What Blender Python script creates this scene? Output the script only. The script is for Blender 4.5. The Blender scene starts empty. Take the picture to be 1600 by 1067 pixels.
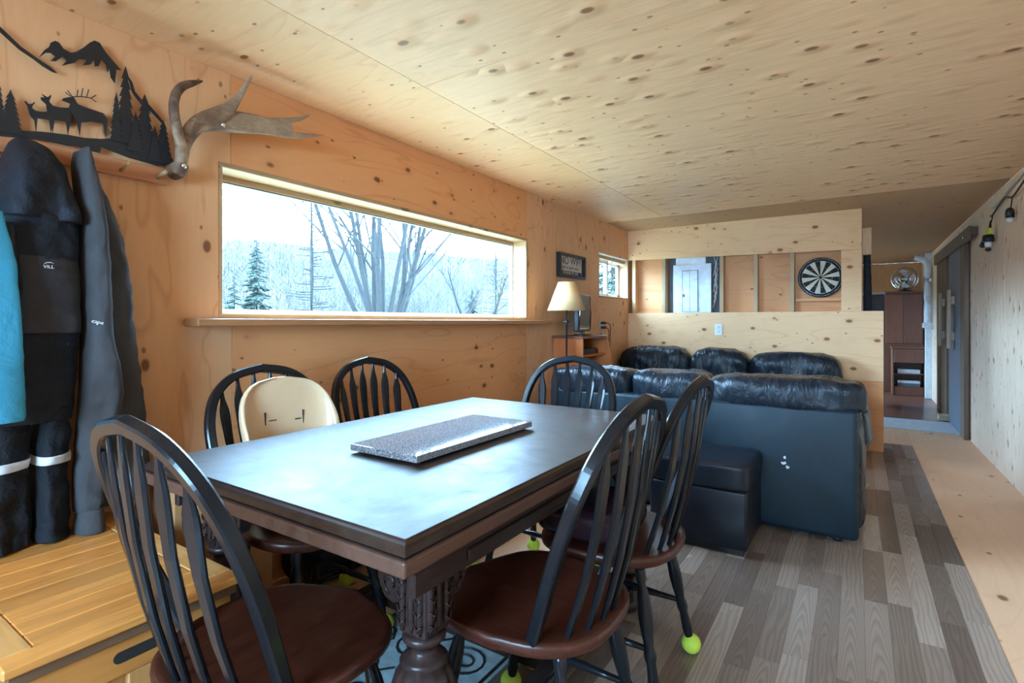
import bpy, bmesh, math, random
from mathutils import Vector, Matrix, noise, geometry

# ------------------------------------------------------------------ camera, world, light
scene = bpy.context.scene
COL = scene.collection
PI = math.pi
YAW = math.atan(540 / 820.0)

cam_data = bpy.data.cameras.new('camera')
cam_data.sensor_width = 36.0
cam_data.lens = 820.0 / 1600.0 * 36.0
cam_data.shift_y = -30.5 / 1600.0
cam_data.clip_start = 0.02
cam_data.clip_end = 500
cam = bpy.data.objects.new('camera', cam_data)
cam.location = (0, 0, 1.15)
cam.rotation_euler = (PI / 2, 0, YAW)
COL.objects.link(cam)
scene.camera = cam

SKY = 46.0
world = bpy.data.worlds.new('sky')
scene.world = world
world.use_nodes = True
bgn = world.node_tree.nodes['Background']
bgn.inputs[0].default_value = (0.38, 0.67, 1.0, 1)
bgn.inputs[1].default_value = SKY

scene.view_settings.view_transform = 'Standard'
scene.view_settings.look = 'None'
scene.view_settings.exposure = 0.7
scene.view_settings.gamma = 1.0
scene.view_settings.use_curve_mapping = False
scene.cycles.use_denoising = True
scene.cycles.max_bounces = 8
scene.cycles.diffuse_bounces = 5
scene.cycles.glossy_bounces = 3
scene.cycles.use_adaptive_sampling = True
scene.cycles.adaptive_threshold = 0.025
scene.cycles.transparent_max_bounces = 16
scene.cycles.sample_clamp_indirect = 12.0


def portal(name, loc, rot, sx, sy):
    l = bpy.data.lights.new(name, 'AREA')
    l.shape = 'RECTANGLE'
    l.size = sx
    l.size_y = sy
    l.cycles.is_portal = True
    o = bpy.data.objects.new(name, l)
    o.location = loc
    o.rotation_euler = rot
    COL.objects.link(o)


# the sky enters through the windows of the room; these only guide the sampling
portal('window_picture', (-2.34, 2.31, 1.49), (0, -PI / 2, 0), 0.64, 2.4)
portal('window_slider', (-2.30, 5.25, 1.62), (0, -PI / 2, 0), 0.48, 0.82)
portal('window_back_offscreen', (-0.60, -1.84, 1.40), (PI / 2, 0, 0), 1.30, 1.10)
portal('window_far_room_offscreen', (-2.30, 9.30, 1.35), (0, -PI / 2, 0), 1.22, 1.22)

# ------------------------------------------------------------------ material helpers
MATS = {}


class NT:
    def __init__(self, name):
        self.m = bpy.data.materials.new(name)
        self.m.use_nodes = True
        self.t = self.m.node_tree
        self.b = self.t.nodes['Principled BSDF']

    def n(self, kind, **kw):
        nd = self.t.nodes.new('ShaderNode' + kind)
        for k, v in kw.items():
            setattr(nd, k, v)
        return nd

    def l(self, a, b):
        self.t.links.new(a, b)

    def set(self, nd, **kw):
        for k, v in kw.items():
            nd.inputs[k.replace('_', ' ')].default_value = v
        return nd

    def coord(self, scale=(1, 1, 1), rnd=0.0):
        tc = self.n('TexCoord')
        mp = self.n('Mapping')
        mp.inputs['Scale'].default_value = scale
        if rnd:
            oi = self.n('ObjectInfo')
            mu = self.n('Math', operation='MULTIPLY')
            mu.inputs[1].default_value = rnd
            self.l(oi.outputs['Random'], mu.inputs[0])
            ad = self.n('VectorMath', operation='ADD')
            self.l(tc.outputs['Object'], ad.inputs[0])
            self.l(mu.outputs[0], ad.inputs[1])
            self.l(ad.outputs[0], mp.inputs[0])
        else:
            self.l(tc.outputs['Object'], mp.inputs[0])
        return mp.outputs[0]

    def noise(self, co, scale, detail=4, rough=0.55, dist=0.0):
        nd = self.n('TexNoise')
        self.set(nd, Scale=scale, Detail=detail, Roughness=rough, Distortion=dist)
        self.l(co, nd.inputs['Vector'])
        return nd.outputs[0]

    def ramp(self, fac, stops):
        r = self.n('ValToRGB')
        el = r.color_ramp.elements
        while len(el) < len(stops):
            el.new(0.5)
        for e, (p, c) in zip(el, stops):
            e.position = p
            e.color = (c[0], c[1], c[2], 1) if not isinstance(c, (int, float)) else (c, c, c, 1)
        self.l(fac, r.inputs[0])
        return r.outputs[0]

    def mix(self, fac, a, b, mode='MIX'):
        m = self.n('MixRGB', blend_type=mode)
        for s, v in ((m.inputs[0], fac), (m.inputs[1], a), (m.inputs[2], b)):
            if isinstance(v, bpy.types.NodeSocket):
                self.l(v, s)
            elif isinstance(v, (int, float)):
                s.default_value = v if s.type == 'VALUE' else (v, v, v, 1)
            else:
                s.default_value = (v[0], v[1], v[2], 1)
        return m.outputs[0]

    def math(self, op, a, b=None):
        m = self.n('Math', operation=op)
        for s, v in ((m.inputs[0], a), (m.inputs[1], b)):
            if v is None:
                continue
            if isinstance(v, bpy.types.NodeSocket):
                self.l(v, s)
            else:
                s.default_value = v
        return m.outputs[0]

    def bump(self, h, strength=0.3, dist=0.01):
        b = self.n('Bump')
        b.inputs['Strength'].default_value = strength
        b.inputs['Distance'].default_value = dist
        self.l(h, b.inputs['Height'])
        self.l(b.outputs[0], self.b.inputs['Normal'])

    def fin(self, col=None, rough=0.5, spec=0.5, metal=0.0, **kw):
        if col is not None:
            if isinstance(col, bpy.types.NodeSocket):
                self.l(col, self.b.inputs['Base Color'])
            else:
                self.b.inputs['Base Color'].default_value = (col[0], col[1], col[2], 1)
        if isinstance(rough, bpy.types.NodeSocket):
            self.l(rough, self.b.inputs['Roughness'])
        else:
            self.b.inputs['Roughness'].default_value = rough
        self.b.inputs['Specular IOR Level'].default_value = spec
        self.b.inputs['Metallic'].default_value = metal
        for k, v in kw.items():
            self.b.inputs[k.replace('_', ' ')].default_value = v
        return self.m


def sc(c, f):
    return tuple(x * f for x in c)


def plain(name, col, rough=0.5, spec=0.5, metal=0.0, var=0.12, nscale=14, bump=0.0, **kw):
    t = NT(name)
    co = t.coord()
    nz = t.noise(co, nscale, 3)
    c = t.ramp(nz, [(0.3, sc(col, 1 - var)), (0.7, sc(col, 1 + var))])
    if bump:
        t.bump(t.noise(co, nscale * 4, 4), bump, 0.004)
    return t.fin(c, rough, spec, metal, **kw)


def plywood(name, col, grain='x', knots=0.13, kscale=4.6, relief=0.5, rough=0.62, line=0.35):
    """sheet plywood: long figure along the grain, dark pin knots with raised rims"""
    t = NT(name)
    st = {'x': (0.16, 1, 1), 'y': (1, 0.16, 1), 'z': (1, 1, 0.16)}[grain]
    kst = {'x': (0.62, 1, 1), 'y': (1, 0.62, 1), 'z': (1, 1, 0.62)}[grain]
    co = t.coord(st, 7.0)
    warp = t.noise(co, 3.2, 3, 0.5, 0.6)
    fine = t.noise(co, 60, 5, 0.65)
    broad = t.noise(t.coord((1, 1, 1), 3.0), 1.3, 2)
    rings = t.math('FRACT', t.math('MULTIPLY', warp, 9.0))
    ringl = t.ramp(rings, [(0.0, 1.0), (0.08, 0.0), (0.9, 0.0), (1.0, 0.8)])
    base = t.mix(broad, sc(col, 0.90), sc(col, 1.10))
    base = t.mix(t.ramp(fine, [(0.35, 0.0), (0.75, 0.18)]), base, sc(col, 0.70))
    base = t.mix(t.math('MULTIPLY', ringl, line), base, (col[0] * 0.72, col[1] * 0.58, col[2] * 0.48))
    vo = t.n('TexVoronoi')
    vo.inputs['Scale'].default_value = kscale
    t.l(t.coord(kst, 11.0), vo.inputs['Vector'])
    d = vo.outputs['Distance']
    kn = t.ramp(d, [(0.0, 1.0), (knots * 0.62, 1.0), (knots, 0.0)])
    hr = t.n('MapRange', interpolation_type='SMOOTHERSTEP')
    hr.inputs['From Min'].default_value = 0.0
    hr.inputs['From Max'].default_value = knots * 3.0
    hr.inputs['To Min'].default_value = 1.0
    hr.inputs['To Max'].default_value = 0.0
    t.l(d, hr.inputs['Value'])
    halo = hr.outputs[0]
    v2 = t.n('TexVoronoi')
    v2.inputs['Scale'].default_value = kscale * 1.9
    t.l(t.coord(kst, 17.0), v2.inputs['Vector'])
    pin = t.ramp(v2.outputs['Distance'], [(0.0, 1.0), (0.07, 1.0), (0.115, 0.0)])
    base = t.mix(t.math('MULTIPLY', halo, 0.25), base, (col[0] * 0.85, col[1] * 0.62, col[2] * 0.45))
    base = t.mix(t.math('MULTIPLY', kn, 0.88), base, (col[0] * 0.22, col[1] * 0.14, col[2] * 0.10))
    base = t.mix(t.math('MULTIPLY', pin, 0.75), base, (col[0] * 0.25, col[1] * 0.15, col[2] * 0.10))
    # relief: rims of the knots and shallow ripple of the veneer
    ripple = t.noise(t.coord((st[0] * 2.2, st[1] * 2.2, st[2] * 2.2), 5.0), 9, 3)
    hh = t.math('ADD', t.math('MULTIPLY', halo, 1.0), t.math('MULTIPLY', ripple, 0.35))
    hh = t.math('ADD', hh, t.math('MULTIPLY', fine, 0.025))
    t.bump(hh, relief, 0.012)
    return t.fin(base, rough, 0.35)


def boards(name, col, grain='y', rough=0.45, dark=0.55, knots=0.10, spec=0.4):
    """solid timber with growth rings and a few knots, tone varies from piece to piece"""
    t = NT(name)
    st = {'x': (0.10, 1, 1), 'y': (1, 0.10, 1), 'z': (1, 1, 0.10)}[grain]
    co = t.coord(st, 9.0)
    a = t.noise(co, 16, 3, 0.5, 0.8)
    b = t.noise(co, 110, 4)
    r = t.math('FRACT', t.math('MULTIPLY', a, 5.0))
    c = t.ramp(r, [(0.0, sc(col, dark)), (0.25, col), (0.8, sc(col, 1.12)), (1.0, sc(col, dark * 1.15))])
    c = t.mix(0.55, c, col)
    c = t.mix(t.ramp(b, [(0.4, 0.0), (0.8, 0.35)]), c, sc(col, 0.6))
    oi = t.n('ObjectInfo')
    tone = t.ramp(oi.outputs['Random'], [(0.0, 0.74), (1.0, 1.18)])
    c = t.mix(1.0, c, tone, 'MULTIPLY')
    vo = t.n('TexVoronoi')
    vo.inputs['Scale'].default_value = 5.0
    t.l(t.coord(tuple(0.5 if s < 1 else 1 for s in st), 13.0), vo.inputs['Vector'])
    kn = t.ramp(vo.outputs['Distance'], [(0.0, 1.0), (knots * 0.6, 1.0), (knots, 0.0)])
    c = t.mix(t.math('MULTIPLY', kn, 0.8), c, sc(col, 0.22))
    t.bump(b, 0.12, 0.003)
    return t.fin(c, rough, spec)


def vinyl_mat():
    t = NT('vinyl_plank')
    oi = t.n('ObjectInfo')
    at = t.n('Attribute')
    at.attribute_name = 'tone'
    rnd = t.math('FRACT', t.math('ADD', oi.outputs['Random'], at.outputs['Fac']))
    tc = t.n('TexCoord')
    sh = t.n('VectorMath', operation='ADD')
    mu = t.math('MULTIPLY', rnd, 37.0)
    t.l(tc.outputs['Object'], sh.inputs[0])
    t.l(mu, sh.inputs[1])
    mp = t.n('Mapping')
    mp.inputs['Scale'].default_value = (1, 0.16, 1)
    t.l(sh.outputs[0], mp.inputs[0])
    co = mp.outputs[0]
    sx = t.n('SeparateXYZ')
    t.l(tc.outputs['Object'], sx.inputs[0])
    xc = t.math('SUBTRACT', 0.0401, t.math('PINGPONG', sx.outputs[0], 0.0401))
    arch = t.math('MULTIPLY', t.math('MULTIPLY', xc, xc), 2600.0)
    strt = t.math('MULTIPLY', xc, 60.0)
    pick = t.math('GREATER_THAN', t.math('FRACT', t.math('MULTIPLY', rnd, 13.0)), 0.5)
    fx = t.math('ADD', t.math('MULTIPLY', arch, pick), t.math('MULTIPLY', strt, t.math('SUBTRACT', 1.0, pick)))
    ph = t.math('ADD', fx, t.math('MULTIPLY', sx.outputs[1], t.math('MULTIPLY', pick, 9.0)))
    ph = t.math('ADD', ph, t.math('MULTIPLY', t.noise(co, 22, 2, 0.4), 2.6))
    r = t.math('FRACT', ph)
    tone = t.ramp(rnd, [(0.0, (0.17, 0.112, 0.086)), (0.3, (0.25, 0.172, 0.130)), (0.7, (0.36, 0.258, 0.200)), (1.0, (0.48, 0.360, 0.290))])
    c = t.mix(t.ramp(r, [(0.0, 0.55), (0.35, 0.0), (0.6, 0.15), (1.0, 0.55)]), tone, t.mix(0.55, tone, (0.05, 0.035, 0.03)))
    return t.fin(c, t.ramp(t.noise(co, 9, 2), [(0.3, 0.22), (0.8, 0.30)]), 0.5)


def leather(name, col, rough=0.36, wr=0.35, scale=7, st=(1, 1, 1)):
    t = NT(name)
    co = t.coord(st, 4.0)
    a = t.noise(co, scale, 4, 0.55, 1.2)
    pores = t.noise(co, 260, 3)
    c = t.ramp(a, [(0.3, sc(col, 0.75)), (0.75, sc(col, 1.3))])
    h = t.math('ADD', t.math('MULTIPLY', a, 1.0), t.math('MULTIPLY', pores, 0.05))
    t.bump(h, wr, 0.03)
    return t.fin(c, t.ramp(a, [(0.3, rough * 0.85), (0.8, rough * 1.2)]), 0.32)


def cloth(name, col, rough=0.85, var=0.15, scale=9, bump=0.35):
    t = NT(name)
    co = t.coord()
    a = t.noise(co, scale, 4, 0.6, 0.4)
    w = t.noise(co, 420, 2)
    c = t.mix(t.ramp(a, [(0.3, 0.0), (0.8, 1.0)]), sc(col, 1 - var), sc(col, 1 + var))
    c = t.mix(t.math('MULTIPLY', w, 0.30), c, sc(col, 1.6))
    t.bump(t.math('ADD', a, t.math('MULTIPLY', w, 0.08)), bump, 0.025)
    return t.fin(c, rough, 0.25)


def chair_black():
    t = NT('black_lacquer')
    co = t.coord()
    nz = t.noise(co, 24, 4)
    wear = t.ramp(t.noise(co, 70, 5, 0.7), [(0.66, 0.0), (0.74, 0.5)])
    c = t.mix(t.math('MULTIPLY', wear, 0.4), (0.010, 0.011, 0.013), (0.05, 0.035, 0.028))
    return t.fin(c, t.ramp(nz, [(0.3, 0.17), (0.8, 0.22)]), 0.28)


def table_top_mat(name, col, rlo, rhi, spec=0.5):
    t = NT(name)
    co = t.coord((1, 0.2, 1))
    co2 = t.coord((1, 1, 1))
    fine = t.noise(co, 80, 5, 0.65)
    smear = t.noise(co2, 5, 5, 0.62, 1.4)
    c = t.ramp(fine, [(0.3, sc(col, 0.6)), (0.75, sc(col, 1.4))])
    scr = t.ramp(t.noise(t.coord((0.5, 3, 1)), 18, 2, 0.5, 2.5), [(0.492, 0.0), (0.5, 1.0), (0.508, 0.0)])
    c = t.mix(t.math('MULTIPLY', scr, 0.05), c, (0.25, 0.22, 0.2))
    t.bump(fine, 0.04, 0.003)
    return t.fin(c, t.ramp(smear, [(0.3, rlo), (0.72, rhi)]), spec)


def granite():
    t = NT('polished_granite')
    co = t.coord()
    a = t.noise(co, 260, 3, 0.7)
    b = t.noise(co, 120, 2)
    c = t.ramp(a, [(0.36, (0.03, 0.03, 0.034)), (0.46, (0.18, 0.18, 0.19)), (0.55, (0.40, 0.40, 0.42)), (0.66, (0.66, 0.66, 0.68))])
    c = t.mix(t.ramp(b, [(0.45, 0.0), (0.6, 0.5)]), c, (0.20, 0.20, 0.21))
    return t.fin(c, 0.05, 0.5)


def glass_mat():
    t = NT('window_glass')
    tr = t.n('BsdfTransparent')
    tr.inputs[0].default_value = (0.96, 0.98, 0.98, 1)
    gl = t.n('BsdfGlossy')
    gl.inputs['Roughness'].default_value = 0.02
    lw = t.n('LayerWeight')
    lw.inputs[0].default_value = 0.5
    fr = t.n('MapRange')
    fr.inputs['From Min'].default_value = 0.6
    fr.inputs['To Min'].default_value = 0.03
    fr.inputs['To Max'].default_value = 0.35
    t.l(lw.outputs['Facing'], fr.inputs['Value'])
    mx = t.n('MixShader')
    t.l(fr.outputs[0], mx.inputs[0])
    t.l(tr.outputs[0], mx.inputs[1])
    t.l(gl.outputs[0], mx.inputs[2])
    t.l(mx.outputs[0], t.t.nodes['Material Output'].inputs[0])
    return t.m


def antler_mat():
    t = NT('antler_bone')
    co = t.coord()
    a = t.noise(co, 11, 4, 0.6, 0.8)
    f = t.noise(t.coord((1, 0.35, 1)), 90, 5, 0.7)
    c = t.ramp(a, [(0.34, (0.075, 0.036, 0.022)), (0.52, (0.20, 0.105, 0.062)), (0.72, (0.46, 0.33, 0.21))])
    sp = t.n('SeparateXYZ')
    t.l(co, sp.inputs[0])
    pale = t.n('MapRange')
    pale.inputs['From Min'].default_value = 1.0
    pale.inputs['From Max'].default_value = 1.16
    t.l(sp.outputs[1], pale.inputs['Value'])
    c = t.mix(t.math('MULTIPLY', pale.outputs[0], 0.6), c, (0.44, 0.30, 0.19))
    c = t.mix(t.ramp(f, [(0.4, 0.0), (0.75, 0.45)]), c, (0.07, 0.045, 0.032))
    t.bump(f, 0.5, 0.006)
    return t.fin(c, 0.55, 0.35)


WALL = (0.76, 0.395, 0.190)
M = {
    'ply_wall': plywood('plywood_wall_upright', WALL, 'z', 0.13, 7.0, 0.25, 0.62, 0.5),
    'ply_wall_h': plywood('plywood_wall_lengthwise', (0.73, 0.315, 0.125), 'y', 0.13, 7.0, 0.25, 0.62, 0.5),
    'ply_wall_far': plywood('plywood_wall_pale', (0.74, 0.385, 0.19), 'z', 0.15, 8.0, 0.4, 0.62, 0.4),
    'ply_ceil': plywood('plywood_ceiling', (0.92, 0.605, 0.37), 'x', 0.15, 8.0, 0.9, 0.5, 0.3),
    'ply_ceil_w': plywood('plywood_ceiling_warm', (0.90, 0.57, 0.32), 'x', 0.12, 8.0, 0.45, 0.5, 0.3),
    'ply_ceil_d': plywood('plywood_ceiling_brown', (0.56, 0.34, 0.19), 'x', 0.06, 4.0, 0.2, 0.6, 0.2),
    'ply_part': plywood('plywood_partition', (0.86, 0.515, 0.275), 'x', 0.15, 8.0, 0.2),
    'ply_bay': plywood('plywood_bay_orange', (0.73, 0.33, 0.14), 'x', 0.09, 5.0, 0.2, 0.6, 0.5),
    'ply_right': plywood('plywood_right_wall', (0.84, 0.62, 0.455), 'z', 0.15, 9.0, 0.5),
    'ply_floor': plywood('plywood_floor', (0.80, 0.485, 0.30), 'y', 0.10, 4.4, 0.15, 0.5, 0.2),
    'ply_hall': plywood('plywood_hall', (0.73, 0.37, 0.17), 'z', 0.07, 4.0, 0.2),
    'jamb': boards('pine_jamb', (0.56, 0.35, 0.18), 'y', 0.5, 0.8),
    'jamb_z': boards('pine_jamb_upright', (0.58, 0.36, 0.18), 'z', 0.5, 0.8),
    'sill': boards('stained_sill', (0.36, 0.155, 0.062), 'y', 0.42, 0.7, 0.05),
    'rail': boards('stained_rail', (0.47, 0.19, 0.085), 'y', 0.42, 0.75, 0.05),
    'stud': boards('stud_lumber', (0.56, 0.36, 0.20), 'z', 0.6, 0.75),
    'stud_o': boards('stud_lumber_orange', (0.44, 0.24, 0.12), 'z', 0.6, 0.75),
    'pine': boards('honey_pine', (0.70, 0.285, 0.068), 'y', 0.34, 0.62, 0.12),
    'pine_x': boards('honey_pine_cross', (0.72, 0.35, 0.11), 'x', 0.36, 0.62, 0.08),
    'pine_z': boards('honey_pine_upright', (0.66, 0.31, 0.10), 'z', 0.4, 0.62, 0.08),
    'vinyl': vinyl_mat(),
    'white_trim': plain('white_vinyl_trim', (0.80, 0.82, 0.84), 0.4),
    'white_paint': plain('white_enamel', (0.72, 0.77, 0.84), 0.4),
    'glass': glass_mat(),
    'black_lacquer': chair_black(),
    'seat_wood': table_top_mat('cherry_seat', (0.066, 0.017, 0.009), 0.28, 0.38, 0.35),
    'table_top': table_top_mat('dark_oak_top', (0.034, 0.017, 0.011), 0.42, 0.58, 0.80),
    'table_edge': plain('dark_oak_edge', (0.034, 0.017, 0.011), 0.40, 0.4, 0, 0.3, 30),
    'table_dark': boards('dark_oak', (0.034, 0.018, 0.015), 'y', 0.36, 0.6, 0.03, 0.25),
    'table_dark_x': boards('dark_oak_cross', (0.034, 0.018, 0.015), 'x', 0.36, 0.6, 0.03, 0.25),
    'table_brown': boards('brown_oak', (0.115, 0.054, 0.035), 'y', 0.40, 0.6, 0.03, 0.25),
    'table_leg': plain('carved_oak', (0.030, 0.016, 0.014), 0.33, 0.3, 0, 0.3, 30, 0.15),
    'granite': granite(),
    'leather': leather('navy_black_leather', (0.012, 0.016, 0.022), 0.28, 0.55, 9, (1.7, 1.0, 0.65)),
    'leather_flat': leather('worn_navy_leather', (0.006, 0.017, 0.026), 0.45, 0.05, 5),
    'leather_ott': leather('black_leather', (0.009, 0.010, 0.015), 0.34, 0.05, 4),
    'leather_maroon': leather('maroon_leather', (0.026, 0.010, 0.013), 0.25, 0.10, 5),
    'black_plastic': plain('black_plastic', (0.014, 0.014, 0.016), 0.35),
    'black_metal': plain('black_metal', (0.012, 0.013, 0.016), 0.45, 0.5, 0.0),
    'screen': plain('dark_screen', (0.020, 0.020, 0.024), 0.42, 0.2),
    'chrome': plain('bright_metal', (0.7, 0.7, 0.72), 0.22, 0.5, 1.0, 0.03),
    'cream': plain('cream_plastic', (0.86, 0.60, 0.36), 0.30, 0.5, 0, 0.03),
    'slot': plain('slot_black', (0.02, 0.018, 0.016), 0.7),
    'tennis': cloth('tennis_felt', (0.50, 0.62, 0.07), 0.9, 0.1, 60, 0.2),
    'antler': antler_mat(),
    'coat_black': cloth('black_shell_fabric', (0.012, 0.014, 0.020), 0.62, 0.3, 12, 0.6),
    'coat_grey': cloth('charcoal_shell_fabric', (0.040, 0.038, 0.043), 0.7, 0.2, 12, 0.5),
    'coat_pants': cloth('black_snow_pants', (0.011, 0.012, 0.015), 0.75, 0.3, 16, 0.6),
    'hoodie': cloth('grey_fleece', (0.058, 0.055, 0.057), 0.92, 0.2, 9, 0.4),
    'teal': cloth('teal_fabric', (0.045, 0.26, 0.37), 0.85, 0.12, 10, 0.3),
    'reflect': plain('reflective_tape', (0.62, 0.63, 0.66), 0.4),
    'ink_white': plain('white_print', (0.75, 0.75, 0.75), 0.6),
    'cherry': boards('cherry_laminate', (0.56, 0.165, 0.048), 'z', 0.38, 0.7, 0.02),
    'cherry_dark': boards('reddish_brown_wood', (0.23, 0.082, 0.046), 'z', 0.4, 0.7, 0.02),
    'shade': plain('cream_lampshade', (0.80, 0.50, 0.24), 0.8, 0.2, 0, 0.03),
    'sign_paper': plain('sign_paper', (0.60, 0.49, 0.40), 0.7),
    'sign_ink': plain('sign_ink', (0.05, 0.045, 0.045), 0.7),
    'dart_black': plain('dart_black', (0.014, 0.013, 0.013), 0.8),
    'dart_cream': plain('dart_cream', (0.60, 0.53, 0.40), 0.8),
    'barn_blue': boards('blue_grey_board', (0.20, 0.235, 0.30), 'z', 0.5, 0.8, 0.02),
    'barn_brown': boards('weathered_board', (0.17, 0.115, 0.080), 'z', 0.6, 0.7, 0.04),
    'barn_rail': boards('weathered_rail', (0.20, 0.13, 0.085), 'y', 0.6, 0.7, 0.04),
    'handle_wood': boards('pale_handle', (0.55, 0.44, 0.31), 'z', 0.6, 0.8, 0.03),
    'white_floor': plain('pale_threshold', (0.60, 0.62, 0.66), 0.5),
    'red_floor': boards('reddish_floor', (0.19, 0.078, 0.048), 'x', 0.3, 0.7, 0.02),
    'label_yellow': plain('yellow_label', (0.62, 0.66, 0.06), 0.6),
    'bulb': plain('clear_bulb', (0.75, 0.76, 0.78), 0.1),
    'cable': plain('black_cable', (0.02, 0.018, 0.016), 0.6),
    'cable_w': plain('pale_cable', (0.60, 0.56, 0.50), 0.6),
    'mat_blue': plain('pale_blue_mat', (0.42, 0.55, 0.58), 0.5, 0.5, 0, 0.2, 30),
    'mat_black': plain('mat_scroll_black', (0.012, 0.013, 0.016), 0.5),
    'card': plain('cardboard', (0.54, 0.26, 0.105), 0.8, 0.2, 0, 0.08),
    'card_dark': plain('cardboard_crease', (0.16, 0.085, 0.04), 0.9),
    'grey_box': plain('grey_fabric_box', (0.13, 0.14, 0.16), 0.8),
    'bark': plain('grey_bark', (0.014, 0.014, 0.014), 0.9, 0.2, 0, 0.3, 9),
    'twig': plain('pale_twig', (0.020, 0.020, 0.020), 0.9, 0.2, 0, 0.35, 3),
    'needles': plain('spruce_needles', (0.013, 0.022, 0.017), 0.9, 0.2, 0, 0.4, 5),
    'brush': plain('bare_brush', (0.050, 0.046, 0.038), 0.95, 0.1, 0, 0.45, 0.25),
    'hill': plain('wooded_hill', (0.036, 0.034, 0.032), 0.95, 0.1, 0, 0.4, 0.2),
    'yard': plain('dormant_grass', (0.20, 0.18, 0.12), 0.9, 0.1, 0, 0.2, 0.6),  # for the added ground out of view that bounces sky light indoors
    'meadow': plain('dormant_meadow', (0.05, 0.046, 0.036), 0.95, 0.1, 0, 0.3, 0.3),
}

# ------------------------------------------------------------------ mesh helpers


def link(name, mesh, mat=None, parent=None, smooth=False):
    o = bpy.data.objects.new(name, mesh)
    COL.objects.link(o)
    if mat is not None and not mesh.materials:
        mesh.materials.append(M[mat] if isinstance(mat, str) else mat)
    if parent is not None:
        o.parent = parent
    if smooth:
        for p in mesh.polygons:
            p.use_smooth = True
    return o


def empty(name, loc=(0, 0, 0), rz=0.0, parent=None):
    o = bpy.data.objects.new(name, None)
    o.empty_display_size = 0.05
    o.location = loc
    o.rotation_euler = (0, 0, rz)
    COL.objects.link(o)
    if parent is not None:
        o.parent = parent
    return o


def tag(o, label, cat, group=None):
    o['label'] = label
    o['category'] = cat
    if group:
        o['group'] = group
    return o


def struct(o, label=None):
    o['kind'] = 'structure'
    if label:
        o['label'] = label
    return o


def bm_mesh(name, bm):
    bmesh.ops.recalc_face_normals(bm, faces=bm.faces)
    me = bpy.data.meshes.new(name)
    bm.to_mesh(me)
    bm.free()
    return me


def add_box(bm, x0, x1, y0, y1, z0, z1, bevel=0.0, seg=1):
    v = [bm.verts.new(p) for p in ((x0, y0, z0), (x1, y0, z0), (x1, y1, z0), (x0, y1, z0),
                                   (x0, y0, z1), (x1, y0, z1), (x1, y1, z1), (x0, y1, z1))]
    fs = [bm.faces.new([v[i] for i in q]) for q in ((3, 2, 1, 0), (4, 5, 6, 7), (0, 1, 5, 4), (1, 2, 6, 5), (2, 3, 7, 6), (3, 0, 4, 7))]
    if bevel > 0:
        es = set(e for f in fs for e in f.edges)
        bmesh.ops.bevel(bm, geom=list(es), offset=bevel, segments=seg, affect='EDGES', profile=0.5)
    return v


def box(name, x0, x1, y0, y1, z0, z1, mat, parent=None, bevel=0.003, seg=1, smooth=False):
    bm = bmesh.new()
    add_box(bm, x0, x1, y0, y1, z0, z1, bevel, seg)
    return link(name, bm_mesh(name, bm), mat, parent, smooth)


def boxes(name, lst, mat, parent=None, bevel=0.002):
    bm = bmesh.new()
    for b in lst:
        add_box(bm, *b, bevel)
    return link(name, bm_mesh(name, bm), mat, parent)


def add_loft(bm, rings, cap=True, closed=True):
    rv = [[bm.verts.new(p) for p in r] for r in rings]
    n = len(rv[0])
    for a, b in zip(rv[:-1], rv[1:]):
        for i in range(n if closed else n - 1):
            j = (i + 1) % n
            bm.faces.new((a[i], a[j], b[j], b[i]))
    if cap and closed:
        bm.faces.new(list(reversed(rv[0])))
        bm.faces.new(rv[-1])
    return rv


def loft(name, rings, mat, parent=None, smooth=True, cap=True):
    bm = bmesh.new()
    add_loft(bm, rings, cap)
    return link(name, bm_mesh(name, bm), mat, parent, smooth)


def frames(path, up=Vector((0, 0, 1))):
    n = len(path)
    out = []
    for i, p in enumerate(path):
        a = path[max(i - 1, 0)]
        b = path[min(i + 1, n - 1)]
        t = (b - a).normalized()
        s = t.cross(up)
        if s.length < 1e-4:
            s = t.cross(Vector((1, 0, 0)))
        s.normalize()
        u = s.cross(t).normalized()
        out.append((p, t, s, u))
    return out


def smooth_path(pts, n):
    """Catmull-Rom through the points (each a tuple of any length)"""
    out = []
    m = len(pts)
    for k in range(n):
        f = k / (n - 1) * (m - 1)
        i = min(int(f), m - 2)
        t = f - i
        p0, p1, p2, p3 = pts[max(i - 1, 0)], pts[i], pts[i + 1], pts[min(i + 2, m - 1)]
        out.append(tuple(0.5 * (2 * b + (c - a) * t + (2 * a - 5 * b + 4 * c - d) * t * t + (3 * b - a - 3 * c + d) * t ** 3)
                         for a, b, c, d in zip(p0, p1, p2, p3)))
    return out


def add_tube(bm, path, radii, k=8, up=Vector((0, 0, 1)), flat=1.0):
    fr = frames([Vector(p) for p in path], up)
    rings = []
    for (p, t, s, u), r in zip(fr, radii):
        rings.append([p + s * (math.cos(2 * PI * i / k) * r) + u * (math.sin(2 * PI * i / k) * r * flat) for i in range(k)])
    add_loft(bm, rings)


def tube(name, path, radii, mat, parent=None, k=8, flat=1.0, up=Vector((0, 0, 1))):
    if isinstance(radii, (int, float)):
        radii = [radii] * len(path)
    bm = bmesh.new()
    add_tube(bm, path, radii, k, up, flat)
    return link(name, bm_mesh(name, bm), mat, parent, True)


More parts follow.
